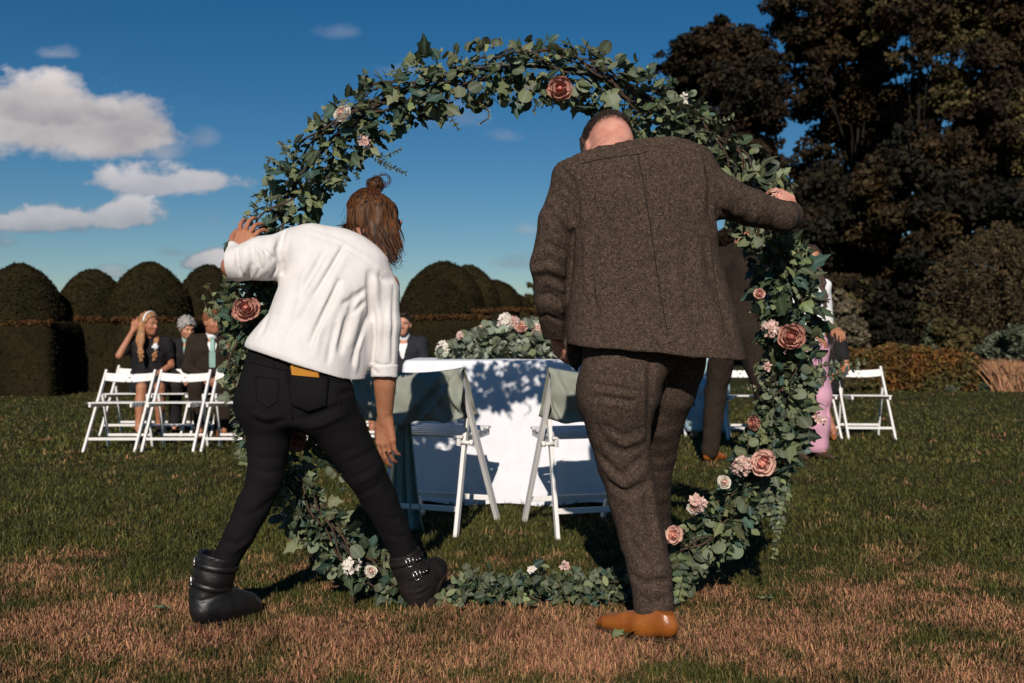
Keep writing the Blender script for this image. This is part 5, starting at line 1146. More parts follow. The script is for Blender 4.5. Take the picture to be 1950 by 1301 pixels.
def person(label, J, top, bottom, shoes, skin, hair, group=GG, h=.010, sleeves='long', skirt_len=.0, shirt=None, tie=None, grip=False, hair_kind='short', cat='person', face=True):
    s = J['s']; root = empty('person', J['pos'], label, cat, group); o0 = np.array(root.location)
    B = Sdf(); p, Rm = add_head(B, J['head'], J['fwd'], J['up'], .98*s)
    B.chain([J['head']+Rm@np.array((0, -.02, -.06))*s, J['neck'], J['chest']], [.052*s, .050*s, .09*s], .03); B.chain([J['chest'], J['waist'], J['pelvis']], [.10*s, .09*s, .10*s], .04)
    for i in (0, 1):
        B.chain([J['chest']*.4+J['neck']*.6, J['sh', i], J['el', i], J['wr', i]], [.05*s, .046*s, .037*s, .026*s], .02); d = unit(J['wr', i]-J['el', i])
        bk = unit(np.cross(d, J['M']@np.array((1, 0, 0.)))*(1)); bk = bk if bk[2] > 0 or abs(d[2]) > .8 else -bk
        add_hand(B, J['wr', i], unit(d+np.array((0, 0, -.1))), bk, 1 if i == 0 else -1, curls=((.3, .5, .4),)*4, spread=.03, s=s*1.0)
        B.chain([J['hip', i], J['kn', i], J['an', i]], [.082*s, .054*s, .034*s], .03); c = J['kn', i]*.62+J['an', i]*.38; B.ell(c+J['M']@np.array((0, -.018, 0)), (.047*s, .05*s, .09*s), .04); B.chain([J['an', i], J['an', i]*.55+J['toe', i]*.45], [.032*s, .022*s], .02)
    B.obj('body', h, skin, root)
    if face: face_parts(root, p, Rm, .98*s, brow=hair if hair is not M_grey_h else M_skin2)
    # top
    S = Sdf(); fx = J['M']@np.array((1, 0, 0)); jk = top[0] == 'jacket'; e = .014 if jk or top[0] == 'coat' else .0
    S.chain([J['chest']+fx*.07*s, J['waist']+fx*.05*s, J['pelvis']+fx*.06*s], [.125*s+e, .112*s+e, .122*s+e], .05, .03); S.chain([J['chest']-fx*.07*s, J['waist']-fx*.05*s, J['pelvis']-fx*.06*s], [.125*s+e, .112*s+e, .122*s+e], .05, .03)
    S.chain([J['sh', 0], J['neck']-np.array((0, 0, .045)), J['sh', 1]], [.060*s+e, .060*s+e, .060*s+e], .04)
    for i in (0, 1):
        if sleeves == 'long': S.chain([J['sh', i], J['el', i], J['wr', i]], [.062*s+e, .052*s+e*.6, .040*s+e*.3], .03, .015); d = unit(J['wr', i]-J['el', i])
        elif sleeves == 'short': S.chain([J['sh', i], J['sh', i]*.45+J['el', i]*.55], [.064*s, .060*s], .03)
        elif sleeves == 'elbow': S.chain([J['sh', i], J['el', i]], [.066*s, .060*s], .03)
    nkp = J['neck']+(J['head']-J['neck'])*.12; S.cut(nkp, unit(J['head']-J['neck']))
    if jk:     # open front: shirt shows in a V
        fr = J['M']@np.array((0, 1, 0)); a = J['neck']+fr*.075*s+np.array((0, 0, .02)); b = J['waist']+fr*.15*s
        S.sub(lambda P, a=a.astype(np.float32), b=b.astype(np.float32): (lambda ab: (lambda t: np.linalg.norm(P-a-t[:, None]*ab, axis=1)-.066*s*(1-t))(np.clip(((P-a)@ab)/(ab@ab), 0, 1)))(b-a), .004)
        Q = Sdf(); Q.chain([J['chest']+fx*.05*s, J['waist']+fx*.04*s], [.125*s, .112*s], .03); Q.chain([J['chest']-fx*.05*s, J['waist']-fx*.04*s], [.125*s, .112*s], .03); Q.chain([J['neck'], J['neck']+np.array((0, 0, .045*s))], [.062*s, .058*s], .02); Q.cut(J['neck']+np.array((0, 0, .055*s)), (0, 0, 1)); Q.obj('shirt', h, shirt or M_white, root)
        if tie:
            v, f = join([bar(J['neck']+fr*.090*s+np.array((0, 0, -.035)), J['chest']+fr*.150*s, .042*s, .010, fx), bar(J['chest']+fr*.148*s, J['waist']+fr*.135*s, .062*s, .010, fx), boxv(J['neck']+fr*.086*s+np.array((0, 0, -.03)), (.036*s, .026*s, .036*s), J['M'])]); obj('tie', bevel(mesh('tie', np.array(v)-o0, f, tie), .003, 1), root)
    if bottom[0] == 'dress':
        for i in (0, 1): S.chain([J['hip', i], J['hip', i]*.25+J['kn', i]*.75], [.115*s, .095*s], .06)
        S.chain([J['hip', 0]*.4+J['kn', 0]*.6, J['hip', 1]*.4+J['kn', 1]*.6], [.085*s]*2, .06)
    S.wob(14, .006*s, (1, 1, 1), int(abs(J['pos'][0])*10)); S.wob(32, .003*s, (1, 1, .6), 3); S.obj(top[0] if top[0] != 'dress' else 'dress', h, top[1], root)
    if bottom[0] == 'trousers':
        T = Sdf(); T.chain([J['hip', 0], J['hip', 1]], [.125*s]*2, .03)
        for i in (0, 1): T.chain([J['hip', i], J['kn', i], J['an', i]], [.105*s, .076*s, .060*s], .04, .015); T.cut
        T.wob(18, .006*s, (1, 1, 1), 7); T.obj('trousers', h, bottom[1], root)
    elif bottom[0] == 'long_skirt':
        T = Sdf(); T.chain([J['hip', 0], J['hip', 1]], [.13*s]*2, .03); kl, kr = J['kn', 0], J['kn', 1]
        for i in (0, 1): T.chain([J['hip', i], J['kn', i], J['an', i]+np.array((0, 0, .03))], [.12*s, .105*s, .10*s], .07, .02)
        T.chain([kl*.5+J['an', 0]*.5, kr*.5+J['an', 1]*.5], [.09*s]*2, .08); T.chain([kl, kr], [.09*s]*2, .08)
        for q in range(5): x = (q-2)*.055; T.fold([(kl+kr)/2+fx*x+J['M']@np.array((0, .11, 0)), (J['an', 0]+J['an', 1])/2+fx*x*1.2+J['M']@np.array((0, .10, .02))], .018, (-.02, .012)[q % 2])
        T.cut((J['an', 0]+J['an', 1])/2-np.array((0, 0, .03)), (0, 0, -1)); T.wob(14, .005, (1, 1, .4), 5); T.obj('skirt', h, bottom[1], root)
    for i in (0, 1): shoe(root, J['an', i]+unit(J['an', i]-J['toe', i])*np.array((1, 1, 0))*.045*s-np.array((0, 0, J['an', i][2]-.006)), J['toe', i]*np.array((1, 1, 0))+np.array((0, 0, .006)), shoes, h=h)
    # hair
    H = Sdf(); hd = J['head']; L = lambda x, y, z: hd+Rm@np.array((x, y, z))*s*.98
    if hair_kind == 'short':
        H.ell(L(0, -.014, .034), np.array((.080, .102, .096))*s, .02, Rm); H.cut(L(0, .035, .030), Rm@unit((0, .75, -.66))); H.ell(L(0, .045, .105), np.array((.056, .05, .026))*s, .02, Rm); H.wob(50, .006*s)
    elif hair_kind == 'curly':
        H.ell(L(0, -.014, .036), np.array((.094, .114, .106))*s, .02, Rm); H.cut(L(0, .050, .025), Rm@unit((0, .75, -.66))); H.add(lambda P: .011*np.sin(P[:, 0]*150+2*np.sin(P[:, 2]*90))*np.sin(P[:, 2]*150+1)); H.wob(60, .007)
    elif hair_kind == 'long':
        H.ell(L(0, -.014, .034), np.array((.084, .106, .098))*s, .02, Rm); H.cut(L(0, .045, .040), Rm@unit((0, .8, -.55)))
        for sx, ln in ((-.075, .40), (.075, .40), (.0, .34)):
            yb = -.02 if sx else -.10; a = L(sx, yb, .0); b = a+np.array((0, 0, -ln*.45))+J['M']@np.array((sx*.25, .05 if sx else 0, 0)); c = a+np.array((0, 0, -ln))+J['M']@np.array((sx*.1, .11 if sx else 0, 0)); [H.chain([L(sx*.8, yb, .05), a+J['M']@np.array((o_*.5, o_*.3, 0)), b+J['M']@np.array((o_, -o_*.6, 0)), (b+c)/2+J['M']@np.array((-o_*.7, o_*.7, 0)), c+J['M']@np.array((o_*1.3, 0, abs(o_)*2.5))], [.024*s, .021*s, .019*s, .016*s, .006*s], .012) for o_ in (-.024, -.008, .008, .024)]
        H.wob(45, .006, (1, 1, .25)); H.fold([L(.078, .01, -.05), L(.085, .02, -.15), L(.08, .04, -.3)], .010, -.010)
    H.obj('hair', h*.8, hair, root)
    return root, J, p, Rm
# woman with the headband, her right hand up in her hair
Jg = seated(284, 10.28, math.pi+.35, .98, turn=.75, nod=.08, lean=.06, knees={0: -.10, 1: .07}, feet={0: (-.10, .30), 1: (.10, .46)},
            arms={1: (lambda P, hz: P(.29, .20, hz+.37), lambda P, hz: P(.15, .13, hz+.64)), 0: (lambda P, hz: P(-.22, .06, hz+.26), lambda P, hz: P(-.05, .27, hz+.16))})
rt, J_, p_, R_ = person('woman in black dress and headband holding her hair, seated left of the hoop', Jg, ('dress', M_black), ('dress', M_black), M_black, M_skin2, M_blond, sleeves='short', hair_kind='long')
v, f = tube([p_(.088*math.cos(a), .012, .036+.092*math.sin(a)) for a in np.linspace(-.1, math.pi+.1, 22)], .009, 8); obj('headband', mesh('headband', np.array(v)-np.array(rt.location), f, M_ivory_h if 'M_ivory_h' in globals() else M_white), rt)
co = Sdf(); cc_ = J_['chest']+J_['M']@np.array((-.06, .14, .06)); co.ell(cc_, (.03, .02, .03), .01); co.wob(90, .012); co.obj('corsage', .006, M_white, rt)
# white haired guest behind
Jo = seated(358, 10.55, math.pi+.25, .92, turn=.5, nod=.30, lean=.09)
person('white haired guest in mint top and dark cardigan, seated between two others', Jo, ('jacket', M_black), ('trousers', M_black), M_black, M_skin, M_grey_h, hair_kind='curly', shirt=M_mint)
# man with the mint tie
Jm = seated(404, 10.22, math.pi+.30, 1.0, turn=.62, nod=.02, lean=.04, knees=.16)
person('man in dark brown suit with mint tie, hands together, seated behind the empty chair', Jm, ('jacket', M_suit), ('trousers', M_suit), M_tan, M_skin2, M_ginger, tie=M_mint, hair_kind='short')
Jf = seated(447, 10.3, math.pi+.2, .98, turn=.35, lean=.04)
person('guest in dark suit seated behind the roses at the left side of the hoop', Jf, ('jacket', M_suit), ('trousers', M_suit), M_tan, M_pink, M_ginger, tie=M_mint)
Jb = seated(771, 10.3, math.pi-.05, .97, turn=0, lean=.03)
person('smiling young man in dark suit and white shirt, seated left of the table flowers', Jb, ('jacket', M_navy), ('trousers', M_navy), M_black, M_skin, M_dkhair)
Jn = seated(692, 10.3, math.pi+.1, .96, turn=.1, lean=.05)
person('auburn haired guest in green dress, seen between blouse and hanging arm', Jn, ('dress', M_green), ('dress', M_green), M_black, M_skin2, M_ginger, sleeves='short', hair_kind='long')
Jd = seated(1340, 10.2, math.pi-.15, .98, turn=-.3, lean=.03, knees=.12)
person('guest in pale blue flowered dress, seated behind the walking man', Jd, ('dress', M_floral), ('long_skirt', M_floral), M_tan, M_skin2, M_dkhair, sleeves='short', hair_kind='long')
Jl = seated(1566, 10.1, math.pi-.30, .98, turn=-.4, lean=.03, knees={0: -.02, 1: .06}, feet={0: (.0, .36), 1: (-.10, .50)})
person('bare legged guest in black dress and brown shoes, seated right of the hoop', Jl, ('dress', M_black), ('dress', M_black), M_tan, M_skin2, M_dkhair, sleeves='short', hair_kind='long')
# two who are on their feet
def standing(px, D, yaw, s, lean=0.0, stride=.0, arms=None, turn=0.0, wide=.10, feetpos=None):
    pos = np.array(((px-975)*D/F, D, 0.0)); M = np.array(Matrix.Rotation(yaw, 3, 'Z')); P = lambda x, y, z: pos+M@(np.array((x, y, z))*s); J = dict(pos=pos, s=s, P=P, M=M)
    J['pelvis'] = P(0, 0, .97); J['waist'] = P(0, lean*.4, 1.12); J['chest'] = P(0, lean*.8, 1.30); J['neck'] = P(0, lean*1.2, 1.475); J['head'] = P(0, lean*1.4+.04, 1.61); J['fwd'] = M@np.array((-math.sin(turn), math.cos(turn), -.1)); J['up'] = (0, 0, 1)
    for i, sx in enumerate((-1, 1)):
        J['sh', i] = P(sx*.185, lean, 1.405); a = (arms or {}).get(i); J['el', i] = P(sx*.25, lean*.5-.03, 1.13) if a is None else P(*a[0]); J['wr', i] = P(sx*.24, .10, .90) if a is None else P(*a[1])
        J['hip', i] = P(sx*.09, 0, .90)
        st = stride*(1 if i == 0 else -1); J['kn', i] = P(sx*wide, st*.55+.03, .50); J['an', i] = P(sx*wide, st, .085/s); J['toe', i] = P(sx*wide*1.15, st+.18, .03/s)
    return J
Js = standing(1404, 7.72, -1.0, 1.15, lean=.03, stride=-.06, wide=.20, arms={1: ((.24, -.02, 1.12), (.18, .22, 1.0)), 0: ((-.24, .0, 1.12), (-.16, .2, 1.0))})
person('man in dark brown suit and tan shoes striding past beyond the hoop', Js, ('coat', M_suit), ('trousers', M_suit), M_tan, M_skin2, M_dkhair, group='guests on their feet')
Jw = standing(1531, 8.1, math.pi+.5, 1.0, lean=.02, stride=.03, arms={0: ((-.27, -.03, 1.10), (-.15, .20, 1.05)), 1: ((.27, .0, 1.10), (.14, .2, 1.02))})
person('woman in white top and long pink skirt standing behind the right side of the hoop', Jw, ('blouse', M_white), ('long_skirt', M_pinkc), M_heel, M_skin2, M_dkhair, group='guests on their feet', sleeves='elbow', hair_kind='long')
# ================================================================== LEAVES, ROSES, HOOP
def leafmat(name, a, b, rib, rough=.5, trans=.22):
    m = mat(name, a, rough, b, 45, island=.62, spec=.3, trans=trans, detail=3)
    nt = m.node_tree; p = nt.nodes['Principled BSDF']; N = nt.nodes.new; L = nt.links.new
    at = N('ShaderNodeAttribute'); at.attribute_name = 'rib'; pw = N('ShaderNodeMath'); pw.operation = 'POWER'; pw.inputs[1].default_value = 5; L(at.outputs['Fac'], pw.inputs[0])
    mx = N('ShaderNodeMix'); mx.data_type = 'RGBA'; mx.inputs['B'].default_value = (*rib, 1); ml = N('ShaderNodeMath'); ml.operation = 'MULTIPLY'; ml.inputs[1].default_value = .65; L(pw.outputs[0], ml.inputs[0]); L(ml.outputs[0], mx.inputs['Factor'])
    src = p.inputs['Base Color'].links[0].from_socket; L(src, mx.inputs['A']); L(mx.outputs['Result'], p.inputs['Base Color'])
    return m
ML = [leafmat('ivy_dark', (.026, .042, .019), (.052, .072, .034), (.13, .18, .12)), leafmat('ivy_grey', (.105, .120, .055), (.155, .170, .085), (.22, .26, .18)), leafmat('eucalyptus_grey', (.145, .160, .095), (.095, .112, .066), (.20, .24, .18), .6), leafmat('leaf_yellow', (.17, .19, .075), (.11, .15, .06), (.30, .32, .18)), leafmat('leaf_teal', (.028, .066, .050), (.055, .098, .070), (.16, .22, .18)), leafmat('eucalyptus_pale', (.24, .27, .20), (.17, .20, .145), (.33, .35, .27), .6)]
M_stem = mat('vine_stem', (.075, .042, .026), .8, (.04, .028, .018), 30); M_green = mat('green_stem', (.05, .075, .035), .7)
M_rose = mat('dusty_rose', (.52, .265, .205), .6, (.43, .20, .155), 22, island=.16, spec=.2, trans=.18); M_rose2 = mat('rose_heart', (.42, .135, .105), .6, (.50, .19, .15), 25, island=.2, spec=.2, trans=.1)
M_blush = mat('blush_rose', (.78, .52, .43), .6, (.70, .42, .34), 22, island=.14, spec=.2, trans=.18); M_blush2 = mat('blush_heart', (.62, .26, .20), .6, (.68, .34, .27), 25, island=.2, spec=.2)
M_ivory = mat('ivory_petal', (.80, .74, .66), .6, (.74, .66, .57), 25, island=.12, trans=.15); M_pinkf = mat('pink_floret', (.58, .34, .29), .6, (.70, .52, .45), 40, island=.25, trans=.15)
def leaf_shape(kind):
    """outline half-widths; returns verts (x across, y along, z normal), faces, rib weights; unit length"""
    if kind == 'ivy': out = [(0, 0), (.16, -.05), (.33, .02), (.50, .20), (.33, .30), (.30, .42), (.36, .62), (.20, .68), (.10, .86), (0, 1.05)]
    elif kind == 'ivy2': out = [(0, 0), (.20, .0), (.38, .12), (.42, .30), (.26, .40), (.30, .60), (.16, .74), (0, 1.0)]
    elif kind == 'round': out = [(0, 0), (.17, .02), (.36, .16), (.45, .42), (.40, .70), (.23, .90), (0, .98)]
    elif kind == 'oval': out = [(0, 0), (.13, .10), (.25, .32), (.27, .55), (.18, .80), (0, 1.0)]
    else: out = [(0, 0), (.10, .15), (.16, .42), (.11, .72), (0, 1.0)]
    n = len(out); V, rib = [], []
    for x, y in out[1:-1]:
        for s in (1, -1): V.append((s*x, y, -.34*x+.40*x*x-.20*(y-.4)**2+.05*math.sin(y*9+s)*x))
    ms = [0]+[max(.02, min(.97, y)) for x, y in out[1:-1]]+[out[-1][1]]
    mid = [(0, y, -.20*(y-.4)**2-.02) for y in sorted(ms)]
    k = len(V); V += mid; rib = [0]*k+[1]*len(mid); Fc = []
    order = [0]+[2*i for i in range(n-2)]
    # stitch the edge to the midrib on both sides
    for s in (0, 1):
        edge = [k]+[2*i+s for i in range(n-2)]+[k+n-1]
        for i in range(n-1):
            a, b = edge[i], edge[i+1]; c, d = k+i, k+i+1
            q = []
            for z in (a, b, d, c):
                if z not in q: q.append(z)
            if len(q) >= 3: Fc.append(tuple(q if s == 0 else q[::-1]))
    return np.array(V), Fc, np.array(rib, np.float32)
SHAPES = {k: leaf_shape(k) for k in ('ivy', 'ivy2', 'round', 'oval', 'slim')}
def leaf_mesh(kind, m, curl=0.0, nm='leaf'):
    V, Fc, rib = SHAPES[kind]; V = V.copy(); V[:, 2] += curl*(V[:, 1]**2); me = mesh(nm, V, Fc, m); a = me.attributes.new('rib', 'FLOAT', 'POINT'); a.data.foreach_set('value', rib); return me
LEAFM = [(k, i, leaf_mesh(k, ML[i], c, {'ivy': 'ivy_leaf', 'ivy2': 'ivy_leaf', 'round': 'eucalyptus_leaf', 'oval': 'oval_leaf', 'slim': 'slim_leaf'}[k])) for k, i, c in (('ivy', 0, -.25), ('ivy', 1, -.15), ('ivy', 4, .2), ('ivy2', 0, .1), ('ivy2', 3, -.2), ('ivy2', 1, .15), ('round', 2, -.15), ('round', 2, .25), ('round', 1, .1), ('round', 0, -.2), ('oval', 0, -.3), ('oval', 1, .2), ('oval', 4, -.1), ('oval', 3, .2), ('round', 5, -.1), ('round', 5, .2), ('oval', 5, .1))]
def basis(d, nrm):
    y = unit(d); z = unit(np.asarray(nrm, float)-np.dot(nrm, y)*y); x = np.cross(y, z); return np.stack([x, y, z], 1)
def merge_leaves(items, nm, parent, m_list, kind='stuff'):
    """items: (shape, material index, pos, basis, size) joined into one mesh"""
    V, Fc, rb, mi, o = [], [], [], [], 0
    for sh, im, p, Bm, s in items:
        v, f, r = SHAPES[sh]; V.append(v*s@Bm.T+p); Fc += [tuple(i+o for i in t) for t in f]; rb.append(r); mi += [im]*len(f); o += len(v)
    V = np.concatenate(V)-np.array(parent.location); me = mesh(nm, V, Fc, m_list); a = me.attributes.new('rib', 'FLOAT', 'POINT'); a.data.foreach_set('value', np.concatenate(rb)); me.polygons.foreach_set('material_index', np.array(mi, np.int32))
    return obj(nm, me, parent, kind=kind)
def petal_mesh(nm, wd, ln, cup, roll, m, thick=0):
    nu, nv = 6, 6; V = []
    for j in range(nv+1):
        for i in range(nu+1):
            u, v = i/nu*2-1, j/nv; hw = wd*(math.sin(min(1, v*1.25+.12)*math.pi/2)**.8)*(1-.35*max(0, v-.75)/.25*abs(u)**2)
            r = 1-.12*u*u*(v > .6); z = ln*v*r; y = cup*(1-(v-.0)**1.5)*0+cup*math.sin(v*1.6)*.8-cup*(u*u)*.75-roll*max(0, v-.70)**1.6*8
            V.append((u*hw, -y, z+.002*math.sin(u*6+v*9)))
    Fc = [(j*(nu+1)+i, j*(nu+1)+i+1, (j+1)*(nu+1)+i+1, (j+1)*(nu+1)+i) for j in range(nv) for i in range(nu)]
    return mesh(nm, V, np.array(Fc), m)
def rose_kit(outer, inner, nm):
    return [(petal_mesh('petal', .013, .030, .012, .000, inner), .004, 4, .05, .018), (petal_mesh('petal', .018, .034, .013, .001, inner), .009, 4, .16, .013), (petal_mesh('petal', .023, .037, .014, .0025, outer), .014, 5, .36, .008), (petal_mesh('petal', .028, .040, .014, .004, outer), .018, 5, .68, .002), (petal_mesh('petal', .032, .043, .013, .005, outer), .021, 6, 1.02, -.004)]
KITS = {'dusty': rose_kit(M_rose, M_rose2, 'd'), 'blush': rose_kit(M_blush, M_blush2, 'b'), 'ivory': rose_kit(M_ivory, M_blush, 'i')}
bm = bmesh.new(); bmesh.ops.create_uvsphere(bm, u_segments=10, v_segments=8, radius=.013); HEART = {}
for k_, m_ in (('dusty', M_rose2), ('blush', M_blush2), ('ivory', M_blush)):
    me = bpy.data.meshes.new('rose_heart'); bm.to_mesh(me); me.materials.append(m_); HEART[k_] = me
bm.free()
def rose(parent, p, face, size, kit, seed, label=None, nm='rose'):
    """part 'rose' with its heart as mesh and every petal a sub-part; face = where it looks"""
    r = np.random.default_rng(seed); o = obj(nm, HEART[kit], parent, np.asarray(p)-np.array(parent.location)); s = size/.055
    q = Vector(face).to_track_quat('Z', 'Y') @ Euler((0, 0, r.random()*6.28)).to_quaternion(); o.rotation_mode = 'QUATERNION'; o.rotation_quaternion = q; o.scale = (s,)*3
    if label: o['label'] = label
    for li, (me, rad, n, tilt, dz) in enumerate(KITS[kit]):
        for j in range(n):
            a = 2*math.pi*(j+.5*(li % 2))/n+r.normal()*.12; c = obj('petal', me, o); ti = tilt+r.normal()*.07
            mtx = Matrix.Rotation(a, 4, 'Z') @ Matrix.Translation((0, -rad*.55, -.016+dz*.4)) @ Matrix.Rotation(ti, 4, 'X'); c.matrix_basis = mtx @ Matrix.Scale(1+r.normal()*.06, 4)
    return o
def florets(parent, p, rad, n, m, seed, nm='flower_cluster', size=.012, face=(0, -1, .4)):
    r = np.random.default_rng(seed); V, Fc = [], []; fz = unit(face); p = np.asarray(p)-np.array(parent.location)
    for _ in range(n):
        d = unit(r.normal(size=3)+fz*1.1); c = p+d*rad*(.7+.4*r.random()); Bm = basis(unit(np.cross(d, r.normal(size=3))), d)
        for k in range(4):
            a = k*math.pi/2+r.normal()*.15; e = Bm@np.array((math.cos(a), math.sin(a), .35)); sd = Bm@np.array((-math.sin(a), math.cos(a), 0)); sz = size*(.8+.4*r.random()); o = len(V)
            V += [c, c+e*sz*.55+sd*sz*.45, c+e*sz+d*sz*.15, c+e*sz*.55-sd*sz*.45]; Fc += [(o, o+1, o+2), (o, o+2, o+3)]
    return obj(nm, mesh(nm, V, Fc, m, False), parent)
# ------------------------------------------------------------------ the hoop
HD_ = 3.74; hc_ = w(990, 643, HD_); HR = 519*HD_/F
hoop = empty('flower_hoop', (hc_[0], HD_, 0), 'large round hoop of ivy, eucalyptus and dusty roses standing on the grass', 'flower hoop')
ho = np.array(hoop.location)
hp_ = lambda a, r=0.0, d=0.0: hc_+np.array((math.cos(a)*(HR+r), d, math.sin(a)*(HR+r)))
v, f = tube([hp_(a) for a in np.linspace(0, 2*math.pi, 120)], .011, 8, False); obj('hoop_frame', mesh('hoop_frame', np.array(v)-ho, f, mat('black_iron', (.012, .011, .011), .5)), hoop)
for px in (672, 1298):
    a = gnd(px, 1152); v, f = tube([a+np.array((0, 0, -.03)), a+np.array((0, 0, .07)), hp_(math.asin(max(-1, (a[2]+.1-hc_[2])/HR)) if False else -math.pi/2+(px-990)/519*.95)], .008, 6); obj('stake', mesh('stake', np.array(v)-ho, f, M_stem), hoop)
r = np.random.default_rng(101); vines = []
for k in range(7):
    ph, wv = r.uniform(0, 6.28), r.integers(5, 12); rr = .028+.035*r.random()
    vines.append(tube([hp_(a, rr*math.cos(a*wv+ph)+.012*math.sin(a*31+ph), rr*math.sin(a*wv+ph)-.02) for a in np.linspace(k, k+4.6, 150)], r.uniform(.0025, .0048), 5, False))
v, f = join(vines); obj('vine', mesh('vine', np.array(v)-ho, f, M_stem), hoop)
def thick(a):      # half thickness of the garland round the ring (metres), fuller on the left and right shoulders, thin low on the left
    d = math.degrees(a) % 360
    return np.interp(d, [0, 40, 70, 90, 110, 135, 165, 180, 200, 225, 245, 262, 275, 300, 320, 345, 360], [.125, .135, .132, .136, .125, .138, .120, .115, .115, .125, .115, .075, .070, .115, .125, .120, .125])
items = []
hand_l = w(467, 462, 3.66); hand_r = w(1504, 398, 3.66)      # the hands push the leaves aside where they grip
ring_n = 6000; toe = w(830, 1085, 3.76)
for i in range(ring_n):
    a = r.random()*2*math.pi if i < 5100 else r.uniform(-.62, .30); T = thick(a)*(1.0+.13*math.sin(a) if math.sin(a) > 0 else 1.0+.08*math.sin(a)); q = math.sqrt(r.random()); ph = r.random()*2*math.pi
    tang = np.array((-math.sin(a), 0, math.cos(a))); rad = np.array((math.cos(a), 0, math.sin(a))); dep = np.array((0, 1, 0))
    out = rad*math.cos(ph)+dep*math.sin(ph); hang = np.array((0, 0, -.018))
    p = hp_(a)+out*T*q*.78*(np.array((1, .85, 1)))+hang+tang*r.normal()*.02
    d = unit(out*(.35+.9*q)+tang*r.normal()*.9+np.array((0, -.25, -.42))+r.normal(size=3)*.45); nrm = unit(out*.55+np.array((-.1, -.75, .50))+r.normal(size=3)*.50)
    sect = vnoise(np.array([[a*3.1, 1.7, .3]]), 1.0, 4)[0]
    kinds = ((0, 1, 2, 3, 4, 5, 10, 11) if sect > .05 else (6, 7, 8, 9, 6, 3, 12, 13, 1)) if r.random() < .72 else tuple(range(14))
    li = kinds[r.integers(0, len(kinds))]; sh = LEAFM[li][0]
    s = {'ivy': .066, 'ivy2': .053, 'round': .047, 'oval': .044, 'slim': .04}[sh]*(.34+1.0*r.random()**1.4)
    if p[2] < .02: p[2] = .02+.03*r.random()
    if np.linalg.norm((p-hand_l)*np.array((1, .5, 1))) < .062 and p[1] < HD_ or np.linalg.norm((p-hand_r)*np.array((1, .5, 1))) < .055 and p[1] < HD_ or np.linalg.norm((p-toe)*np.array((1, .3, 1))) < .085: continue
    vis = (-out[1]*q*.6+.5)*s*(1-.0)            # bigger and nearer leaves show largest
    items.append((vis, li, p, basis(d, nrm), s))
for i in range(1700):      # small new leaves filling the gaps
    a = r.random()*2*math.pi; T = thick(a)*r.uniform(.2, 1.12); ph = r.random()*2*math.pi; rad = np.array((math.cos(a), 0, math.sin(a))); out = rad*math.cos(ph)+np.array((0, 1, 0))*math.sin(ph); p = hp_(a)+out*T*.8+np.array((0, 0, -.02))
    if p[2] < .02 or np.linalg.norm((p-hand_l)*np.array((1, .5, 1))) < .062 or np.linalg.norm((p-hand_r)*np.array((1, .5, 1))) < .05 or np.linalg.norm((p-toe)*np.array((1, .3, 1))) < .085: continue
    li = (3, 4, 10, 11, 12, 13, 5, 0)[r.integers(0, 8)]; items.append((0, li, p, basis(unit(out+r.normal(size=3)*.6), unit(out*.4+np.array((0, -.7, .4))+r.normal(size=3)*.7)), r.uniform(.014, .030)))
# low swag lying along the foot of the hoop
for i in range(560):
    px = r.uniform(868, 1185); p = np.array(((px-975)*HD_/F, HD_+r.normal()*.055, .02+abs(r.normal())*.035+.02*math.sin((px-838)/347*math.pi)**.5)); p[2] = min(p[2], .15)
    li = (6, 7, 8, 0, 3, 1, 5, 11, 2, 13, 6, 10)[r.integers(0, 12)]; sh = LEAFM[li][0]; s = r.uniform(.020, .044); d = unit(r.normal(size=3)+np.array((0, -.3, .35))); nrm = unit(np.array((0, -.7, .7))+r.normal(size=3)*.55)
    items.append((s*.9*(.3 if p[1] > HD_+.03 else 1), li, p, basis(d, nrm), s))
# sprigs that stick out of or hang from the garland: (px,py) path in the plane of the hoop, leaf kind, spacing, size
stems = []
def sprig(pts, D, kind, step, size, m=None, dj=.0, seed=0, thick_=.0017, both=True):
    rr = np.random.default_rng(seed+500); P = [w(x, y, D+dj*i/len(pts)) for i, (x, y) in enumerate(pts)]; Q = []
    for a_, b_ in zip(P, P[1:]):
        n = max(2, int(np.linalg.norm(b_-a_)/step)); Q += [a_+(b_-a_)*t for t in np.linspace(0, 1, n, endpoint=False)]
    Q.append(P[-1]); stems.append(tube(P if len(P) > 2 else [P[0], (P[0]+P[1])/2+.003, P[1]], thick_, 5)); dirn = unit(P[-1]-P[0])
    for i, q in enumerate(Q):
        for s_ in ((1, -1) if both else (1 if i % 2 else -1,)):
            sd = unit(np.cross(dirn, (0, 1, 0)))*s_; d = unit(sd+dirn*.45+rr.normal(size=3)*.25); nrm = unit(np.array((0, -1, .3))+rr.normal(size=3)*.45); li = kind[rr.integers(0, len(kind))]
            s = size*rr.uniform(.75, 1.2)*(1-.45*i/len(Q)); items.append((s*1.3, li, q, basis(d, nrm), s))
sprig([(715, 300), (748, 320), (772, 330)], 3.70, (10, 12, 0), .012, .020, seed=1); sprig([(700, 292), (735, 298), (762, 284)], 3.70, (3, 13), .014, .018, seed=2)
sprig([(630, 318), (622, 340), (640, 350)], 3.70, (0, 10), .022, .034, seed=3); sprig([(640, 315), (655, 335), (652, 352)], 3.70, (10,), .02, .035, seed=4); sprig([(685, 310), (678, 330), (682, 340)], 3.70, (0, 12), .014, .02, seed=5)
sprig([(848, 205), (842, 225), (838, 236)], 3.70, (4,), .02, .014, seed=6); sprig([(850, 205), (862, 228), (872, 246)], 3.70, (10, 3), .014, .022, seed=7); sprig([(905, 190), (930, 210), (932, 224), (914, 236)], 3.70, (4,), .035, .012, seed=8, thick_=.0024)
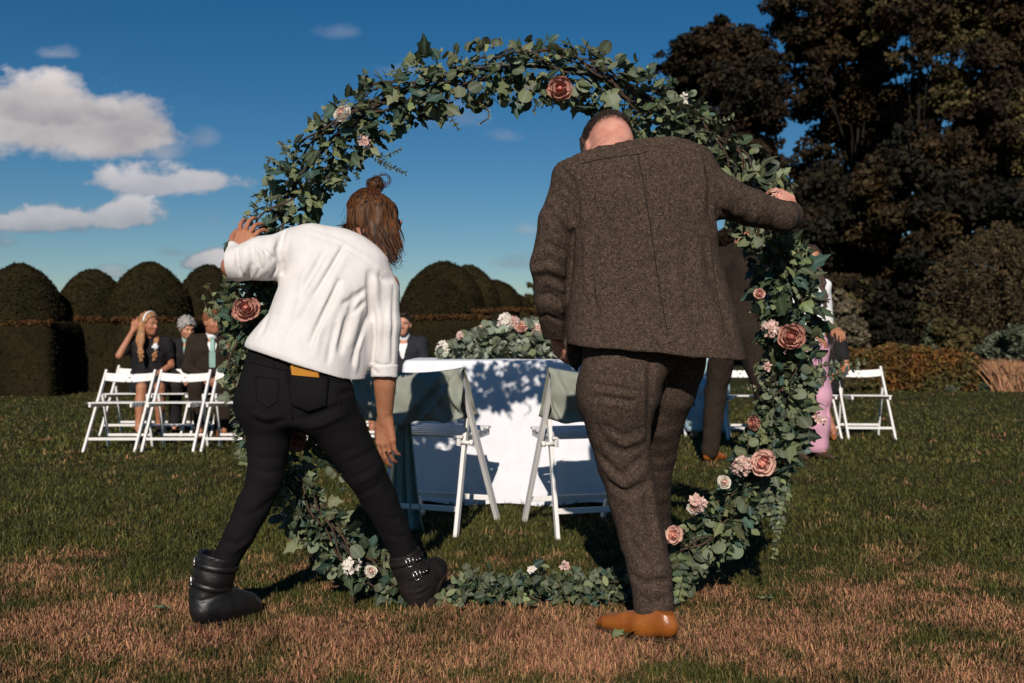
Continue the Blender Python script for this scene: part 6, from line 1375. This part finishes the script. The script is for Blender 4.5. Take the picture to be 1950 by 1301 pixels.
sprig([(560, 300), (545, 285), (532, 272)], 3.72, (9, 8), .012, .020, seed=9); sprig([(525, 305), (512, 302), (510, 315)], 3.72, (10,), .02, .02, seed=10); sprig([(682, 185), (693, 160), (696, 140)], 3.70, (0,), .016, .034, seed=11)
sprig([(425, 620), (408, 575), (398, 548), (402, 540)], 3.66, (4, 4, 5, 1), .030, .034, seed=12, both=False); sprig([(440, 600), (412, 590), (398, 600), (388, 572)], 3.66, (4, 1), .026, .034, seed=13, both=False); sprig([(440, 585), (425, 560), (432, 530)], 3.66, (4, 5, 0), .022, .036, seed=14)
sprig([(460, 480), (440, 468), (432, 462)], 3.70, (0, 4), .014, .030, seed=15); sprig([(1330, 225), (1370, 230), (1395, 222)], 3.70, (1, 3, 10), .014, .022, seed=16); sprig([(1440, 330), (1475, 352), (1492, 330)], 3.68, (4, 1, 3), .022, .060, seed=17)
sprig([(1470, 395), (1500, 372), (1515, 352)], 3.66, (3, 5, 8), .016, .026, seed=18); sprig([(1560, 720), (1600, 712), (1632, 698)], 3.68, (0, 1, 12), .018, .030, seed=19); sprig([(1560, 700), (1605, 690), (1645, 690)], 3.70, (0, 1), .020, .026, seed=20)
sprig([(1500, 930), (1488, 985), (1482, 1020), (1474, 1062)], 3.66, (3, 5, 4), .016, .028, seed=21); sprig([(1455, 950), (1472, 985), (1478, 1010)], 3.66, (3, 1), .016, .030, seed=22); sprig([(1420, 880), (1425, 845), (1424, 826)], 3.66, (8, 2), .024, .05, seed=23, both=False)
sprig([(1440, 740), (1425, 736), (1408, 742)], 3.66, (3, 11), .014, .018, seed=24); sprig([(1225, 265), (1214, 250), (1205, 228)], 3.70, (0,), .03, .02, seed=25); sprig([(1050, 190), (1022, 195), (1018, 212)], 3.70, (10, 0), .016, .024, seed=26)
sprig([(470, 820), (455, 850), (465, 880)], 3.72, (4, 5), .02, .036, seed=27); sprig([(610, 870), (640, 900), (650, 930)], 3.66, (9, 6), .022, .040, seed=28); sprig([(580, 860), (612, 840), (628, 826)], 3.66, (9, 9), .03, .046, seed=29)
sprig([(1290, 1060), (1300, 1100), (1292, 1140)], 3.62, (3, 4, 1), .020, .048, seed=30); sprig([(1130, 115), (1132, 100), (1128, 92)], 3.72, (10, 11), .016, .018, seed=31); sprig([(1000, 95), (1045, 100), (1080, 105)], 3.70, (1, 3, 5), .03, .05, seed=32)
v, f = join(stems); obj('sprig_stem', mesh('sprig_stem', np.array(v)-ho, f, M_stem), hoop)
# the leaves that show largest are objects of their own, at most 300 of each kind; the rest is one mesh
items.sort(key=lambda t: -t[0]); cnt = {}; rest = []
for vis, li, p, Bm, s in items:
    nm = LEAFM[li][2].name.split('.')[0]
    if cnt.get(nm, 0) < 290:
        cnt[nm] = cnt.get(nm, 0)+1; o = bpy.data.objects.new(nm, LEAFM[li][2]); COL.objects.link(o); o.parent = hoop
        o.matrix_basis = Matrix.Translation(tuple(p-ho)) @ Matrix(Bm.tolist()).to_4x4() @ Matrix.Scale(s, 4)
    else: rest.append((LEAFM[li][0], LEAFM[li][1], p, Bm, s))
merge_leaves(rest, 'inner_leaves', hoop, ML)
fdir = (-.15, -1, .25)
for i, (px, py, D, sz, kit, fd) in enumerate(((1066, 168, 3.60, .052, 'dusty', (.0, -1, .1)), (468, 588, 3.58, .053, 'dusty', (.1, -1, .45)), (1507, 641, 3.60, .056, 'dusty', (-.2, -1, .2)), (1453, 882, 3.58, .053, 'blush', (-.35, -1, .25)), (1284, 1019, 3.60, .040, 'blush', (-.6, -.8, .4)), (566, 840, 3.66, .046, 'dusty', (-.3, -1, .2)), (652, 216, 3.60, .040, 'ivory', (-.4, -.8, .5)), (1378, 918, 3.62, .030, 'ivory', (.2, -1, .5)), (1322, 966, 3.62, .032, 'ivory', (-.2, -1, -.1)), (706, 1088, 3.62, .026, 'ivory', (.1, -1, .6)), (442, 655, 3.72, .028, 'dusty', (-.6, -.8, .2)), (1446, 560, 3.63, .026, 'blush', (0, -1, .3)), (1436, 806, 3.69, .034, 'dusty', (-.8, -.6, .1)))):
    rose(hoop, w(px, py, D), fd, sz, kit, 200+i)
for i, (px, py, D, rad, n, m, s) in enumerate(((1466, 628, 3.60, .030, 34, M_pinkf, .014), (1412, 888, 3.60, .034, 40, M_pinkf, .013), (1325, 958, 3.62, .030, 16, M_pinkf, .018), (694, 272, 3.62, .022, 14, M_pinkf, .013), (1075, 1080, 3.64, .016, 9, M_pinkf, .013), (1012, 1085, 3.64, .014, 8, M_ivory, .012), (1302, 188, 3.66, .014, 7, M_ivory, .014), (1478, 375, 3.62, .016, 8, M_blush, .016), (1560, 800, 3.68, .02, 9, M_pinkf, .014), (670, 1078, 3.62, .03, 22, M_ivory, .014), (1462, 700, 3.66, .012, 5, M_pinkf, .013))):
    florets(hoop, w(px, py, D), rad, n, m, 300+i, size=s)
# ------------------------------------------------------------------ flowers on the table
tf = empty('table_flowers', ((950-975)*6.3/F, 6.3, TH+.012), 'long low arrangement of eucalyptus and blush flowers on the white table', 'flower arrangement'); to = np.array(tf.location)
r = np.random.default_rng(131); its = []
for i in range(900):
    px = r.uniform(845, 1085); t = (px-845)/240; hgt = np.interp(px, [845, 890, 930, 985, 1040, 1085], [.04, .12, .19, .22, .21, .12]); p = np.array(((px-975)*6.3/F, 6.28+r.normal()*.07, TH+.02+hgt*r.random()**.8)); li = (14, 15, 16, 14, 15, 6, 7, 8, 16)[r.integers(0, 9)]
    s = r.uniform(.04, .075) if r.random() < .6 else r.uniform(.025, .04); d = unit(np.array((r.normal(), -.4+r.normal()*.5, .2+r.normal()*.7))); nrm = unit(np.array((-.1, -.9, .5))+r.normal(size=3)*.5); its.append((s*(1.5-p[1]+6.2), li, p, basis(d, nrm), s))
its.sort(key=lambda t: -t[0]); rest = []
for k, (vv, li, p, Bm, s) in enumerate(its):
    if k < 180:
        o = bpy.data.objects.new('eucalyptus_leaf', LEAFM[li][2]); COL.objects.link(o); o.parent = tf; o.matrix_basis = Matrix.Translation(tuple(p-to)) @ Matrix(Bm.tolist()).to_4x4() @ Matrix.Scale(s, 4)
    else: rest.append((LEAFM[li][0], LEAFM[li][1], p, Bm, s))
merge_leaves(rest, 'inner_leaves', tf, ML)
florets(tf, w(846, 664, 6.2), .045, 60, M_ivory, 401, size=.016); florets(tf, w(962, 612, 6.22), .042, 44, M_ivory, 402, size=.02); florets(tf, w(978, 614, 6.22), .03, 22, M_pinkf, 403, size=.02); florets(tf, w(1024, 628, 6.22), .035, 30, M_pinkf, 404, size=.018); florets(tf, w(877, 640, 6.2), .02, 14, M_pinkf, 405, size=.016); florets(tf, w(915, 628, 6.22), .022, 18, M_pinkf, 406, size=.014); florets(tf, w(1040, 624, 6.22), .022, 16, M_ivory, 407, size=.016)
rose(tf, w(992, 622, 6.18), (.1, -.8, .6), .045, 'blush', 410); rose(tf, w(955, 616, 6.2), (-.5, -.7, .6), .035, 'ivory', 411)
# ------------------------------------------------------------------ bits fallen on the grass
def fallen(px, py, label, kinds, n, seed, size, cat='leaf', nm='fallen_sprig'):
    p0 = gnd(px, py); t = empty(nm, p0, label, cat); rr = np.random.default_rng(seed)
    v, f = tube([(-.03, 0, .022), (0, .004, .026), (.032, -.004, .020)], .0016, 5); obj('stem', mesh('stem', v, f, M_green), t)
    for i in range(n):
        li = kinds[i % len(kinds)]; o = bpy.data.objects.new('leaf', LEAFM[li][2]); COL.objects.link(o); o.parent = t; x = -.028+.056*i/max(1, n-1)
        Bm = basis(unit(np.array((rr.normal()*.5, (1 if i % 2 else -1)*.8, .25))), unit(np.array((0, -.6, .8))+rr.normal(size=3)*.25)); o.matrix_basis = Matrix.Translation((x, 0, .026)) @ Matrix(Bm.tolist()).to_4x4() @ Matrix.Scale(size*rr.uniform(.8, 1.2), 4)
fallen(305, 1170, 'small fallen eucalyptus sprig on worn grass left of the black boot', (6, 8, 8, 4), 8, 1, .020)
fallen(1454, 1150, 'small fallen green sprig on worn grass right of the hoop', (13, 4, 4, 12), 8, 2, .022)
fallen(1182, 1220, 'fallen pale ivy leaf on the grass beside the tan shoe', (1, 4, 5), 3, 3, .046)
